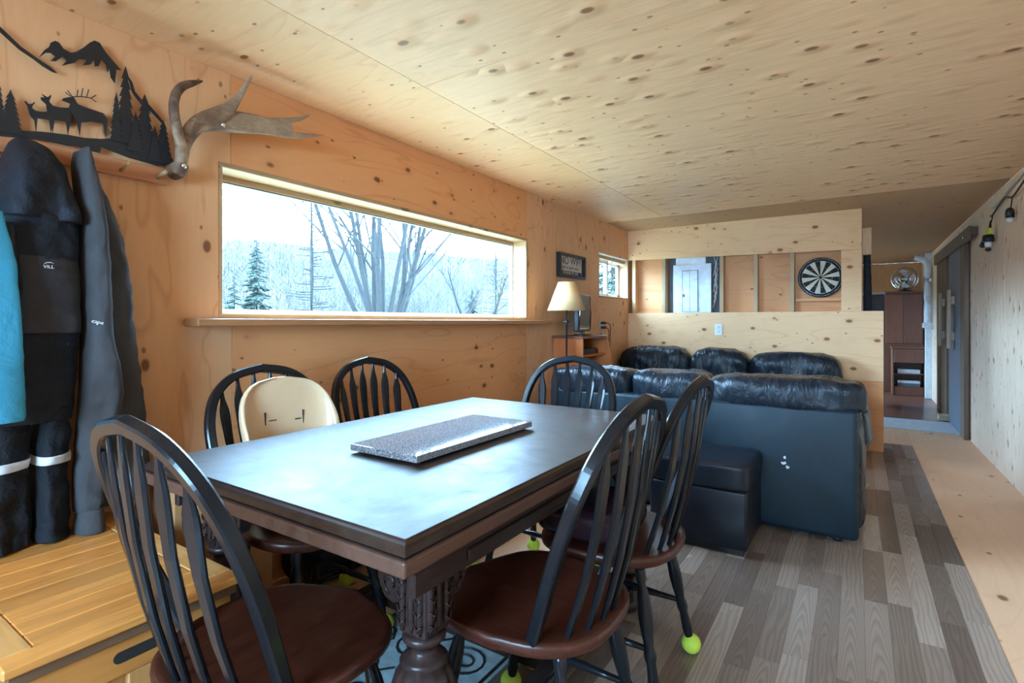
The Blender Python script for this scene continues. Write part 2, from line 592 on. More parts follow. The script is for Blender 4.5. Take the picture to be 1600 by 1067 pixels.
def sweep_rect(name, path, w, d, plane_n, mat, parent=None, ch=0.25):
    """rectangular, chamfered section along a path; w in plane, d along plane_n"""
    bm = bmesh.new()
    pts = [Vector(p) for p in path]
    N = Vector(plane_n).normalized()
    rings = []
    n = len(pts)
    for i, p in enumerate(pts):
        t = (pts[min(i + 1, n - 1)] - pts[max(i - 1, 0)]).normalized()
        s = t.cross(N).normalized()
        u = s.cross(t).normalized()
        a, b = w / 2, d / 2
        c = min(a, b) * ch
        rings.append([p + s * x + u * y for x, y in ((a - c, b), (a, b - c), (a, -b + c), (a - c, -b), (-a + c, -b), (-a, -b + c), (-a, b - c), (-a + c, b))])
    add_loft(bm, rings)
    o = link(name, bm_mesh(name, bm), mat, parent, False)
    return o


def lathe_rings(profile, k=16, flute=0, fl=0.0, f0=0, f1=0):
    rings = []
    for r, z in profile:
        ring = []
        for i in range(k):
            a = 2 * PI * i / k
            rr = r
            if flute and f0 <= z <= f1:
                rr = r * (1 - fl * (0.5 - 0.5 * math.cos(a * flute)))
            ring.append(Vector((rr * math.cos(a), rr * math.sin(a), z)))
        rings.append(ring)
    return rings


def lathe(name, profile, mat, parent=None, k=16, loc=(0, 0, 0), rot=None, **kw):
    rings = lathe_rings(profile, k, **kw)
    Mx = Matrix.Translation(loc) @ (rot.to_4x4() if rot is not None else Matrix())
    return loft(name, [[Mx @ p for p in r] for r in rings], mat, parent)


def prism(name, poly, axis, a0, a1, mat, parent=None):
    """polygon in the two other axes, extruded along axis from a0 to a1"""
    def P(p, a):
        if axis == 'x':
            return (a, p[0], p[1])
        if axis == 'y':
            return (p[0], a, p[1])
        return (p[0], p[1], a)
    bm = bmesh.new()
    lo = [bm.verts.new(P(p, a0)) for p in poly]
    hi = [bm.verts.new(P(p, a1)) for p in poly]
    n = len(poly)
    for tri in geometry.tessellate_polygon([[Vector((p[0], p[1], 0)) for p in poly]]):
        bm.faces.new([lo[i] for i in tri])
        bm.faces.new([hi[i] for i in reversed(tri)])
    for i in range(n):
        j = (i + 1) % n
        bm.faces.new((lo[i], hi[i], hi[j], lo[j]))
    return link(name, bm_mesh(name, bm), mat, parent)


def cushion(name, x0, x1, y0, y1, z0, z1, mat, parent=None, e=0.45, wr=0.012, freq=7, seed=0, n=18, sag=0.0, mod=None):
    """soft padded block: rounded box blown up, pulled in at its edges, wrinkled"""
    bm = bmesh.new()
    bmesh.ops.create_cube(bm, size=2.0)
    bmesh.ops.subdivide_edges(bm, edges=bm.edges, cuts=n, use_grid_fill=True)
    c = Vector(((x0 + x1) / 2, (y0 + y1) / 2, (z0 + z1) / 2))
    h = Vector(((x1 - x0) / 2, (y1 - y0) / 2, (z1 - z0) / 2))
    for v in bm.verts:
        p = v.co.copy()
        sph = p.normalized()
        q = Vector(tuple(math.copysign(abs(a) ** e, a) for a in sph))
        w = Vector((c.x + q.x * h.x, c.y + q.y * h.y, c.z + q.z * h.z))
        nz = noise.noise(w * freq + Vector((seed * 3.1, seed, 0)))
        nz += 0.5 * noise.noise(Vector((w.x * freq * 3, w.y * freq * 2, w.z * freq * 1.2)) + Vector((seed, 0, seed)))
        w += sph * (nz * wr)
        if sag:
            w.z -= sag * (1 - (q.x) ** 2) * (0.5 + 0.5 * q.z)
        if mod:
            w = mod(w, q)
        v.co = w
    return link(name, bm_mesh(name, bm), mat, parent, True)


def text(name, body, size, loc, rot, mat, parent=None, ext=0.0006, align='CENTER', sx=1.0, shear=0.0):
    cu = bpy.data.curves.new(name, 'FONT')
    cu.body = body
    cu.size = size
    cu.extrude = ext
    cu.align_x = align
    cu.align_y = 'CENTER'
    cu.shear = shear
    cu.resolution_u = 3
    tmp = bpy.data.objects.new(name, cu)
    COL.objects.link(tmp)
    dg = bpy.context.evaluated_depsgraph_get()
    me = bpy.data.meshes.new_from_object(tmp.evaluated_get(dg))
    bpy.data.objects.remove(tmp)
    me.name = name
    me.transform(Matrix.Translation(loc) @ rot.to_4x4() @ Matrix.Diagonal((sx, 1, 1, 1)))
    me.materials.clear()
    return link(name, me, mat, parent)


# text facing +x (read from inside the room on the left wall): right = +y, up = z
ROT_LEFT = Matrix(((0, 0, 1), (1, 0, 0), (0, 1, 0)))
rng = random.Random(11)
# ================================================================== THE SETTING
XL, XR, ZC = -2.16, 0.914, 2.17
YB, YP, YE = -1.75, 5.66, 11.3

# ---- left wall: backing with openings, plywood sheets over it
bm = bmesh.new()
for y0, y1, z0, z1 in ((YB, 1.12, 0, ZC), (1.12, 3.49, 0, 1.165), (1.12, 3.49, 1.80, ZC),
                       (3.49, 4.85, 0, ZC), (4.85, 5.655, 0, 1.40), (4.85, 5.655, 1.85, ZC), (5.655, 8.7, 0, ZC), (8.7, 9.9, 0, 0.75), (8.7, 9.9, 1.95, ZC), (9.9, YE, 0, ZC)):
    add_box(bm, -2.31, -2.179, y0, y1, z0, z1)
wall_left = struct(link('wall_left', bm_mesh('wall_left', bm), 'stud_o'), 'orange plywood wall with the long picture window')
prism('panel', [(-0.2, 0), (1.174, 0), (1.174, 1.165), (1.12, 1.165), (1.12, 1.80), (1.168, 1.80), (1.168, ZC), (-0.2, ZC)], 'x', -2.178, XL, 'ply_wall', wall_left)
box('panel', -2.178, XL, 1.1705, 3.488, 1.80, ZC, 'ply_wall_h', wall_left, 0.0015)
box('panel', -2.178, XL, 1.1765, 3.488, 0, 1.165, 'ply_wall_h', wall_left, 0.0015)
prism('panel', [(3.4905, 0), (5.655, 0), (5.655, 1.40), (4.85, 1.40), (4.85, 1.85), (5.655, 1.85), (5.655, ZC), (3.4905, ZC)], 'x', -2.178, XL, 'ply_wall_far', wall_left)
box('panel', -2.178, XL, YB, -0.2025, 0, ZC, 'ply_wall', wall_left, 0.0015)
box('panel', -2.178, XL, 5.658, 8.7, 0, ZC, 'ply_hall', wall_left, 0.0015)
box('panel', -2.178, XL, 9.9, YE, 0, ZC, 'ply_hall', wall_left, 0.0015)

# ---- right wall
wall_right = struct(box('wall_right', XR + 0.018, XR + 0.12, YB, YE, 0, ZC, 'stud_o', None, 0), 'pale plywood wall running down to the hallway')
for a, b in ((YB, 0.4), (0.4, 2.84), (2.84, 5.28), (5.28, 7.72), (7.72, YE)):
    box('panel', XR, XR + 0.017, a + 0.001, b - 0.001, 0, ZC, 'ply_right', wall_right, 0.0015)

# ---- wall behind the camera with its glass door
bm = bmesh.new()
for x0, x1, z0, z1 in ((XL - 0.15, -1.25, 0, ZC), (0.05, XR + 0.12, 0, ZC), (-1.25, 0.05, 0, 0.85), (-1.25, 0.05, 1.95, ZC)):
    add_box(bm, x0, x1, YB - 0.10, YB, z0, z1)
wall_back = struct(link('wall_back', bm_mesh('wall_back', bm), 'ply_wall'), 'plywood wall with a wide window')
wall_end = struct(box('wall_end', XL - 0.15, XR + 0.12, YE, YE + 0.1, 0, ZC, 'ply_hall', None, 0), 'plywood wall at the end of the hallway')

# ---- ceiling
ceiling = struct(box('ceiling', XL - 0.15, XR + 0.12, YB - 0.1, YE + 0.1, ZC + 0.019, ZC + 0.12, 'stud_o', None, 0), 'knotty plywood ceiling')
for x0, x1, y0, y1, m in ((XL, -1.5715, YB, 2.866, 'ply_ceil_w'), (XL, -1.5715, 2.868, 5.05, 'ply_ceil_w'),
                          (-1.570, XR, YB, 0.448, 'ply_ceil'), (-1.570, XR, 0.4495, 1.688, 'ply_ceil'), (-1.570, XR, 1.6895, 2.93, 'ply_ceil'), (-1.570, XR, 2.931, 5.05, 'ply_ceil'),
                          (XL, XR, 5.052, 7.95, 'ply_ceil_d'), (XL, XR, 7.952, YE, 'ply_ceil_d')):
    box('panel', x0, x1, y0, y1, ZC, ZC + 0.018, m, ceiling, 0.001)

# ---- floor: plywood sheets and vinyl planks
floor = struct(box('floor', XL - 0.15, XR + 0.12, YB - 0.1, YE + 0.1, -0.15, -0.0185, 'stud_o', None, 0), 'floor of plywood with grey-brown wood-look planks')
for x0, x1, y0, y1 in ((0.424, XR, YB, 2.2), (0.424, XR, 2.202, 4.64), (0.424, XR, 4.642, 7.0), (XL, 0.422, 6.10, 7.0), (XL, -1.252, YB, 2.6), (XL, -1.252, 2.602, 6.098), (-1.25, 0.4225, YB, 6.098)):
    box('panel', x0, x1, y0, y1, -0.018, 0.0, 'ply_floor', floor, 0.001)
box('threshold', XL, XR, 7.0, 7.75, -0.018, 0.006, 'white_floor', floor, 0.002)
box('hall_boards', XL, XR, 7.752, YE, -0.018, 0.010, 'red_floor', floor, 0.002)

PWD, PLN = 0.0803, 0.58
bm = bmesh.new()
add_box(bm, 0.0003, PWD - 0.0003, 0.0004, PLN - 0.0004, 0.0, 0.003, 0.0007)
plank_mesh = bm_mesh('plank', bm)
plank_mesh.materials.append(M['vinyl'])
rest = []
ncol = 21
for c in range(ncol):
    x = 0.4235 - (c + 1) * PWD
    off = rng.random() * PLN
    y = YB + 0.02 - off
    while y < 6.09:
        y0, y1 = max(y, YB + 0.01), min(y + PLN, 6.097)
        if y1 - y0 > 0.03:
            whole = y0 == y and y1 == y + PLN
            if whole and y1 > 0.95 and x > -1.2:
                p = bpy.data.objects.new('plank', plank_mesh)
                p.location = (x, y, 0)
                p.parent = floor
                COL.objects.link(p)
            else:
                rest.append((x, x + PWD, y0, y1))
        y += PLN
bm = bmesh.new()
lay = bm.verts.layers.float.new('tone')
for x0, x1, y0, y1 in rest:
    before = len(bm.verts)
    v = add_box(bm, x0 + 0.0003, x1 - 0.0003, y0 + 0.0004, y1 - 0.0004, 0.0, 0.003)
    tone = rng.random()
    for q in v:
        q[lay] = tone
o = link('plank_remainder', bm_mesh('plank_remainder', bm), 'vinyl', floor)
o['kind'] = 'stuff'

# ---- partition with open stud bays
wall_far = struct(box('wall_far', XL, 0.19, YP + 0.016, YP + 0.11, 0.0, 1.235, 'stud', None, 0.001), 'low plywood partition with open stud bays above')
box('panel', XL, 0.192, YP, YP + 0.015, 0.622, 1.248, 'ply_part', wall_far, 0.0015)
box('panel', XL, 0.192, YP, YP + 0.015, 0.0, 0.620, 'ply_bay', wall_far, 0.0015)
box('panel', XL, 0.192, YP + 0.0155, YP + 0.12, 1.2355, 1.248, 'ply_part', wall_far, 0.0015)
prism('header_panel', [(XL, 1.842), (0.03, 1.803), (0.03, ZC), (XL, ZC)], 'y', YP, YP + 0.016, 'ply_part', wall_far)
box('post_panel', -0.125, 0.03, YP + 0.003, YP + 0.016, 1.249, 1.802, 'ply_part', wall_far, 0.001)
for i, xs in enumerate((-2.10, -1.765, -1.165, -0.845, -0.525, -0.10, 0.015)):
    box('stud', xs - 0.019, xs + 0.019, YP + 0.018, YP + 0.108, 1.249, ZC, 'stud' if i % 2 else 'jamb_z', wall_far, 0.002)
xs = (-2.15, -1.745, -1.185, -0.865, -0.545, 0.03)
for a, b in zip(xs[:-1], xs[1:]):
    box('bay_panel', a + 0.022, b - 0.002, YP + 0.109, YP + 0.12, 1.249, ZC, 'ply_bay' if a != -1.745 else 'grey_box', wall_far, 0.001)
box('ledge', -0.50, -0.125, YP + 0.04, YP + 0.108, 1.345, 1.375, 'ply_bay', wall_far, 0.002)
box('block', 0.034, 0.105, YP + 0.06, YP + 0.10, 1.76, 2.0, 'jamb_z', wall_far, 0.003)

# ---- window 1: long picture window
win = struct(empty('window_1', (XL, 2.305, 1.165)), 'long fixed picture window with pine jambs')
def wbox(nm, x0, x1, y0, y1, z0, z1, m, b=0.002):
    o = box(nm, x0, x1, y0, y1, z0, z1, m, None, b)
    o.parent = win
    o.matrix_parent_inverse = Matrix.Translation(win.location).inverted()
    return o
wbox('jamb', -2.30, -2.162, 1.121, 1.139, 1.185, 1.779, 'jamb_z')
wbox('jamb', -2.30, -2.150, 3.465, 3.489, 1.185, 1.779, 'jamb_z')
wbox('head_jamb', -2.30, -2.150, 1.121, 3.489, 1.7795, 1.799, 'jamb')
wbox('gasket', -2.30, -2.274, 1.139, 3.465, 1.748, 1.7525, 'black_plastic', 0)
wbox('stool', -2.30, -2.162, 1.121, 3.489, 1.166, 1.185, 'jamb')
wbox('stop', -2.30, -2.272, 1.139, 1.150, 1.205, 1.768, 'white_trim')
wbox('stop', -2.30, -2.272, 3.451, 3.465, 1.205, 1.768, 'white_trim')
wbox('stop', -2.30, -2.268, 1.139, 3.465, 1.753, 1.779, 'jamb')
wbox('stop', -2.30, -2.268, 1.139, 3.465, 1.185, 1.205, 'white_trim')
wbox('pane', -2.294, -2.288, 1.148, 3.455, 1.203, 1.770, 'glass', 0)
sill = struct(box('trim_1', XL + 0.002, -2.045, 0.985, 3.70, 1.133, 1.163, 'sill', None, 0.006, 2), 'stained wooden sill under the picture window')

# ---- window 2: small slider near the corner
win = struct(empty('window_2', (XL, 5.25, 1.40)), 'small white sliding window by the partition')
wbox('jamb', -2.30, -2.156, 4.851, 4.866, 1.415, 1.835, 'jamb_z')
wbox('jamb', -2.30, -2.156, 5.638, 5.653, 1.415, 1.835, 'jamb_z')
wbox('head_jamb', -2.30, -2.156, 4.851, 5.653, 1.835, 1.849, 'white_trim')
wbox('stool', -2.30, -2.152, 4.851, 5.653, 1.401, 1.415, 'jamb')
for y0, y1 in ((4.87, 5.27), (5.25, 5.635)):
    dx = 0 if y0 < 5 else -0.022
    wbox('sash', -2.262 + dx, -2.238 + dx, y0, y0 + 0.035, 1.418, 1.80, 'white_trim')
    wbox('sash', -2.262 + dx, -2.238 + dx, y1 - 0.035, y1, 1.418, 1.80, 'white_trim')
    wbox('sash', -2.262 + dx, -2.238 + dx, y0, y1, 1.418, 1.453, 'white_trim')
    wbox('sash', -2.262 + dx, -2.238 + dx, y0, y1, 1.765, 1.80, 'white_trim')
    wbox('pane', -2.252 + dx, -2.248 + dx, y0 + 0.03, y1 - 0.03, 1.45, 1.77, 'glass', 0)
wbox('blind', -2.235, -2.19, 4.87, 5.635, 1.80, 1.834, 'jamb')

# ---- windows outside the view
for nm, x0, x1, y0, y1, z0, z1, ax in (('window_3', 0, 0, 8.7, 9.9, 0.75, 1.95, 'x'), ('window_4', -1.25, 0.05, 0, 0, 0.85, 1.95, 'y')):
    bmw = bmesh.new()
    w = 0.05
    if ax == 'x':
        for a in ((-2.27, -2.2, y0, y0 + w, z0, z1), (-2.27, -2.2, y1 - w, y1, z0, z1), (-2.27, -2.2, y0, y1, z0, z0 + w), (-2.27, -2.2, y0, y1, z1 - w, z1)):
            add_box(bmw, *a)
        o = struct(link(nm, bm_mesh(nm, bmw), 'white_trim'), 'white framed window')
        box('pane', -2.236, -2.232, y0 + w, y1 - w, z0 + w, z1 - w, 'glass', o, 0)
    else:
        for a in ((x0, x0 + w, YB - 0.09, YB - 0.02, z0, z1), (x1 - w, x1, YB - 0.09, YB - 0.02, z0, z1), (x0, x1, YB - 0.09, YB - 0.02, z0, z0 + w), (x0, x1, YB - 0.09, YB - 0.02, z1 - w, z1)):
            add_box(bmw, *a)
        o = struct(link(nm, bm_mesh(nm, bmw), 'white_trim'), 'white framed window')
        box('pane', x0 + w, x1 - w, YB - 0.056, YB - 0.052, z0 + w, z1 - w, 'glass', o, 0)

# ---- hallway: sliding doors and their rail
door = struct(box('door_1', 0.872, 0.900, 6.93, 7.78, 0.012, 1.965, 'barn_blue', None, 0.003), 'blue grey sliding door with a wooden pull')
box('stile', 0.866, 0.905, 6.70, 6.928, 0.0, 1.93, 'barn_brown', door, 0.003)
def pull(y, x, par, m):
    p = box('pull', x - 0.055, x - 0.030, y - 0.045, y + 0.045, 0.86, 1.50, m, par, 0.004)
    for z in (0.95, 1.34):
        box('standoff', x - 0.030, x + 0.002, y - 0.04, y + 0.12, z, z + 0.09, m, p, 0.003)
pull(7.38, 0.872, door, 'handle_wood')
door2 = struct(box('door_2', 0.880, 0.900, 8.02, 8.95, 0.012, 1.965, 'barn_brown', None, 0.003), 'brown board sliding door')
pull(8.20, 0.880, door2, 'handle_wood')
rail = struct(box('trim_2', 0.845, 0.866, 6.30, 8.88, 1.90, 2.03, 'barn_rail', None, 0.004), 'weathered door rail board')
lathe('bolt', [(0.0, 0), (0.022, 0.0), (0.022, 0.008), (0.0, 0.012)], 'chrome', rail, 10, (0.845, 6.55, 1.96), Matrix.Rotation(-PI / 2, 3, 'Y'))
struct(box('trim_3', 0.866, 0.9135, 6.30, 8.88, 1.945, 2.02, 'barn_brown', None, 0.002), 'batten behind the door rail')
struct(box('trim_4', 0.78, 0.90, 7.76, 7.92, 0.012, 0.075, 'handle_wood', None, 0.004), 'pale floor block by the sliding doors')

# ================================================================== DINING TABLE
TX0, TX1, TY0, TY1 = -1.680, -0.665, 0.668, 2.172
table = tag(empty('dining_table', (-1.1725, 1.42, 0)), 'antique dark oak draw-leaf dining table with bulbous carved legs', 'table')


def part(o, root):
    """keep the world placement of a mesh built in world coordinates under an empty"""
    o.parent = root
    o.matrix_parent_inverse = root.matrix_basis.inverted()
    return o


bm = bmesh.new()
prof = [(0.004, 0.7305), (0.0, 0.734), (0.0, 0.748), (0.004, 0.7535), (0.010, 0.7565), (0.013, 0.760)]
rings = []
part(box('table_top', TX0 + 0.014, TX1 - 0.014, TY0 + 0.014, TY1 - 0.014, 0.752, 0.7602, 'table_top', None, 0.0), table)
for ins, z in prof:
    a, b, c, d = TX0 + ins, TX1 - ins, TY0 + ins, TY1 - ins
    rings.append([Vector((a, c, z)), Vector((b, c, z)), Vector((b, d, z)), Vector((a, d, z))])
add_loft(bm, rings)
part(link('top_edge', bm_mesh('top_edge', bm), 'table_edge'), table)
part(box('fillet', TX0 + 0.001, TX1 - 0.001, TY0 + 0.001, TY1 - 0.001, 0.7285, 0.7304, 'table_dark', None, 0), table)
for y0, y1 in ((TY0 - 0.006, 1.4185), (1.4215, TY1 + 0.006)):
    o = part(box('draw_leaf', TX0 - 0.004, TX1 + 0.004, y0, y1, 0.697, 0.728, 'table_brown', None, 0.005, 2), table)
    o['label'] = 'brown pull-out leaf under the dark top'
for sx in (-1, 1):
    xo = TX0 + 0.035 if sx < 0 else TX1 - 0.035
    a, b = (xo, xo + 0.022) if sx < 0 else (xo - 0.022, xo)
    o = part(box('apron', a, b, TY0 + 0.06, TY1 - 0.06, 0.622, 0.6965, 'table_dark', None, 0.003), table)
    m0, m1 = (a - 0.014, a) if sx < 0 else (b, b + 0.014)
    part(box('moulding', m0, m1, TY0 + 0.045, TY1 - 0.045, 0.676, 0.6965, 'table_dark', None, 0.005, 2), table)
    m0, m1 = (a - 0.006, a) if sx < 0 else (b, b + 0.006)
    part(box('apron_panel', m0, m1, TY0 + 0.22, TY1 - 0.22, 0.636, 0.664, 'table_dark', None, 0.003), table)
for sy in (-1, 1):
    yo = TY0 + 0.10 if sy < 0 else TY1 - 0.12
    part(box('apron', TX0 + 0.058, TX1 - 0.058, yo, yo + 0.02, 0.640, 0.6965, 'table_dark_x', None, 0.003), table)

leg_prof = [(0.0, 0.006), (0.042, 0.006), (0.05, 0.02), (0.05, 0.045), (0.036, 0.055)]
bulb = [(0.030, 0.150), (0.040, 0.158), (0.040, 0.172), (0.030, 0.182), (0.036, 0.200), (0.056, 0.228), (0.072, 0.268), (0.0795, 0.315), (0.076, 0.365), (0.062, 0.408), (0.047, 0.430),
        (0.052, 0.436), (0.044, 0.444), (0.028, 0.452), (0.026, 0.466), (0.036, 0.472), (0.046, 0.482), (0.046, 0.490), (0.040, 0.4965)]
LEGS = [(-0.772, 0.832), (-1.573, 0.832), (-0.772, 2.008), (-1.573, 2.008)]
for lx, ly in LEGS:
    leg = part(box('leg', lx - 0.038, lx + 0.038, ly - 0.038, ly + 0.038, 0.4965, 0.6955, 'table_leg', None, 0.006, 2), table)
    lathe('melon_bulb', bulb, 'table_leg', leg, 48, (lx, ly, 0), None, flute=12, fl=0.13, f0=0.2, f1=0.425)
    box('foot_block', lx - 0.045, lx + 0.045, ly - 0.045, ly + 0.045, 0.056, 0.150, 'table_leg', leg, 0.006, 2)
    lathe('bun_foot', leg_prof, 'table_leg', leg, 20, (lx, ly, 0))
    bm = bmesh.new()
    for ax in (0, 1):
        for s in (-1, 1):
            for off in (-0.024, 0.0, 0.024):
                if ax == 0:
                    pth = [(lx + s * 0.038, ly + off, z) for z in (0.505, 0.52, 0.60, 0.685)]
                else:
                    pth = [(lx + off, ly + s * 0.038, z) for z in (0.505, 0.52, 0.60, 0.685)]
                add_tube(bm, pth, [0.003, 0.0085, 0.0095, 0.009], 6)
                if off:
                    for k in range(6):
                        z = 0.52 + k * 0.027
                        d = 0.010
                        if ax == 0:
                            q = [(lx + s * 0.047, ly + off - d, z + 0.012), (lx + s * 0.048, ly + off, z), (lx + s * 0.047, ly + off + d, z + 0.012)]
                        else:
                            q = [(lx + off - d, ly + s * 0.047, z + 0.012), (lx + off, ly + s * 0.048, z), (lx + off + d, ly + s * 0.047, z + 0.012)]
                        add_tube(bm, q, [0.002, 0.0032, 0.002], 5)
    c = link('carving', bm_mesh('carving', bm), 'table_leg', leg, True)
    c['label'] = 'carved leaf ribs'
    # scroll brackets on both inner sides of the leg
    sx = 1 if lx < -1.17 else -1
    sy = 1 if ly < 1.42 else -1
    outline = [(0, 0.690), (0.150, 0.690), (0.135, 0.655), (0.105, 0.640), (0.082, 0.610), (0.078, 0.570), (0.062, 0.545), (0.035, 0.537), (0.014, 0.550), (0.0, 0.575)]
    spiral = [(0.040 + (0.027 - 0.0032 * k) * math.cos(k * 0.75 - 1.2), 0.578 + (0.027 - 0.0032 * k) * math.sin(k * 0.75 - 1.2)) for k in range(8)]
    br = part(prism('bracket', [(ly + sy * (0.039 + a), z) for a, z in outline], 'x', lx - 0.018, lx + 0.018, 'table_leg', None), table)
    for f in (-1, 1):
        tube('volute', [(lx + f * 0.018, ly + sy * (0.039 + a), z) for a, z in spiral], 0.0055, 'table_leg', br, 6)
    br = part(prism('bracket', [(lx + sx * (0.039 + a), z) for a, z in outline], 'y', ly - 0.018, ly + 0.018, 'table_leg', None), table)
    for f in (-1, 1):
        tube('volute', [(lx + sx * (0.039 + a), ly + f * 0.018, z) for a, z in spiral], 0.0055, 'table_leg', br, 6)
for lx in (-0.772, -1.573):
    part(box('stretcher', lx - 0.028, lx + 0.028, 0.878, 1.962, 0.075, 0.125, 'table_dark', None, 0.006, 2), table)
part(box('stretcher', -1.544, -0.801, 1.39, 1.45, 0.075, 0.125, 'table_dark_x', None, 0.006, 2), table)

slab = tag(box('granite_slab', -1.262, -0.992, 1.040, 1.640, 0.768, 0.788, 'granite', None, 0.0025, 2), 'rectangular polished grey granite slab lying on the dining table', 'slab')
for dx, dy in ((-1.23, 1.07), (-1.02, 1.07), (-1.23, 1.61), (-1.02, 1.61)):
    lathe('foot_pad', [(0, 0.7602), (0.012, 0.7602), (0.012, 0.768), (0, 0.768)], 'slot', slab, 10, (dx, dy, 0))

# ================================================================== WINDSOR CHAIRS
BOW = smooth_path([(0.188, -0.02), (0.206, 0.14), (0.226, 0.34), (0.235, 0.52), (0.226, 0.69), (0.190, 0.845), (0.114, 0.955), (0.0, 1.0)], 64)


def bow_pt(w, t):
    return (w, -0.100 - 0.190 * t, 0.45 + 0.518 * t)


def seat_outline(th):
    c, s = math.cos(th), math.sin(th)
    x = 0.232 * math.copysign(abs(c) ** 0.72, c)
    y = 0.222 * math.copysign(abs(s) ** (0.62 if s > 0 else 0.92), s)
    if s < 0:
        x *= 0.97
    return x, y + (0.010 * math.cos(2.2 * x / 0.23) if s > 0 else 0)


def make_chair():
    root = empty('windsor_chair')
    # saddle seat
    K = 48
    rings = []

    def dish(x, y, f):
        z = 0.452 - 0.013 * (1 - f ** 2.2)
        z += 0.006 * math.exp(-(x / 0.035) ** 2) * max(0, (y - 0.02) / 0.2)
        z -= 0.010 * max(0, (y - 0.10) / 0.12) * (min(abs(x) / 0.12, 1.0)) * (1 if abs(x) < 0.17 else 0.8)
        return z
    for f in (0.04, 0.25, 0.45, 0.65, 0.82, 0.93, 0.975):
        r = []
        for k in range(K):
            x, y = seat_outline(2 * PI * k / K)
            r.append(Vector((x * f, y * f, dish(x * f, y * f, f))))
        rings.append(r)
    for f, dz in ((0.995, -0.006), (1.0, -0.016), (0.985, -0.030), (0.94, -0.038), (0.5, -0.040), (0.05, -0.040)):
        r = []
        for k in range(K):
            x, y = seat_outline(2 * PI * k / K)
            z = dish(x, y, 1.0) + dz if f > 0.9 else 0.408
            r.append(Vector((x * f, y * f, z)))
        rings.append(r)
    o = loft('seat', rings, 'seat_wood', root)
    o['label'] = 'reddish brown saddle seat'
    pth = [bow_pt(w, t) for w, t in BOW] + [bow_pt(-w, t) for w, t in reversed(BOW[:-1])]
    o = sweep_rect('back_bow', pth, 0.031, 0.027, (0, 0.518, 0.190), 'black_lacquer', root, 0.32)
    for bx, tx in zip((-0.132, -0.080, -0.027, 0.027, 0.080, 0.132), (-0.168, -0.101, -0.034, 0.034, 0.101, 0.168)):
        # meet the bow where its half width equals tx, on the upper arch
        tt = 1.0
        for (w0, t0), (w1, t1) in zip(BOW[:-1], BOW[1:]):
            if w1 <= abs(tx) <= w0 and t0 > 0.6:
                tt = t0 + (t1 - t0) * (w0 - abs(tx)) / (w0 - w1)
        top = Vector(bow_pt(tx, tt - 0.012))
        base = Vector((bx, -0.192 + 0.085 * (bx / 0.19) ** 2, 0.438))
        bm = bmesh.new()
        rr = []
        for s, w, d in ((0, .013, .012), (.06, .013, .012), (.16, .020, .013), (.32, .026, .013), (.6, .034, .012), (.79, .041, .011), (.84, .038, .011), (.92, .018, .010), (1, .011, .009)):
            c = base.lerp(top, s)
            c.y -= 0.018 * math.sin(PI * s)
            ang = bx * 1.8
            ux = Vector((math.cos(ang), math.sin(ang), 0))
            uy = Vector((-math.sin(ang), math.cos(ang), 0.25))
            a, b = w / 2, d / 2
            rr.append([c + ux * (a * p) + uy * (b * q) for p, q in ((1, .3), (.6, 1), (-.6, 1), (-1, .3), (-1, -.3), (-.6, -1), (.6, -1), (1, -.3))])
        add_loft(bm, rr)
        link('spindle', bm_mesh('spindle', bm), 'black_lacquer', root)
    feet = {}
    for sx in (-1, 1):
        for sy in (-1, 1):
            a = Vector((sx * 0.135, sy * 0.135, 0.412))
            b = Vector((sx * 0.185, sy * 0.205, 0.030))
            feet[(sx, sy)] = (a, b)
            ss = (0, .05, .10, .14, .17, .24, .36, .48, .58, .62, .66, .70, .85, .93, .96, 1)
            rr = (.013, .016, .016, .012, .015, .019, .0215, .019, .014, .018, .018, .014, .017, .013, .016, .012)
            leg = tube('leg', [a.lerp(b, s) for s in ss], rr, 'black_lacquer', root, 12)
            bm = bmesh.new()
            bmesh.ops.create_uvsphere(bm, u_segments=20, v_segments=14, radius=0.0325)
            bmesh.ops.translate(bm, verts=bm.verts, vec=(b.x + sx * 0.001, b.y + sy * 0.002, 0.0325))
            t = link('tennis_ball', bm_mesh('tennis_ball', bm), 'tennis', leg, True)
            t['label'] = 'yellow green tennis ball slipped over the foot'
    mids = []
    for sx in (-1, 1):
        p, q = feet[(sx, -1)][0].lerp(feet[(sx, -1)][1], 0.60), feet[(sx, 1)][0].lerp(feet[(sx, 1)][1], 0.60)
        tube('stretcher', [p.lerp(q, s) for s in (0, .2, .35, .42, .5, .58, .65, .8, 1)], (.008, .010, .013, .011, .016, .011, .013, .010, .008), 'black_lacquer', root, 10)
        mids.append(p.lerp(q, 0.5))
    p, q = mids
    tube('stretcher', [p.lerp(q, s) for s in (0, .2, .35, .42, .5, .58, .65, .8, 1)], (.008, .010, .013, .011, .015, .011, .013, .010, .008), 'black_lacquer', root, 10)
    return root


def copy_tree(o, parent=None):
    c = o.copy()
    COL.objects.link(c)
    c.parent = parent
    for ch in o.children:
        copy_tree(ch, c)
    return c


chair0 = make_chair()
CHAIRS = [
    ((-1.085, 0.690), 0.0, 'black arrow-back chair at the table end beside the pine chest'),
    ((-0.695, 1.178), PI / 2, 'black arrow-back chair on the sofa side of the table with a bare cherry seat'),
    ((-0.690, 1.682), PI / 2, 'black arrow-back chair beside the ottoman with a dark padded cushion on it'),
    ((-1.175, 2.055), PI, 'black arrow-back chair at the table end facing away from the long sofa'),
    ((-1.675, 1.185), -PI / 2, 'black arrow-back chair along the window wall carrying the cream booster seat'),
    ((-1.660, 1.705), -PI / 2, 'black arrow-back chair along the window wall without a booster seat'),
]
for i, ((x, y), rz, lab) in enumerate(CHAIRS):
    c = chair0 if i == 0 else copy_tree(chair0)
    c.location = (x, y, 0.0)
    c.rotation_euler = (0, 0, rz)
    tag(c, lab, 'chair', 'arrow-back chairs around the dining table')

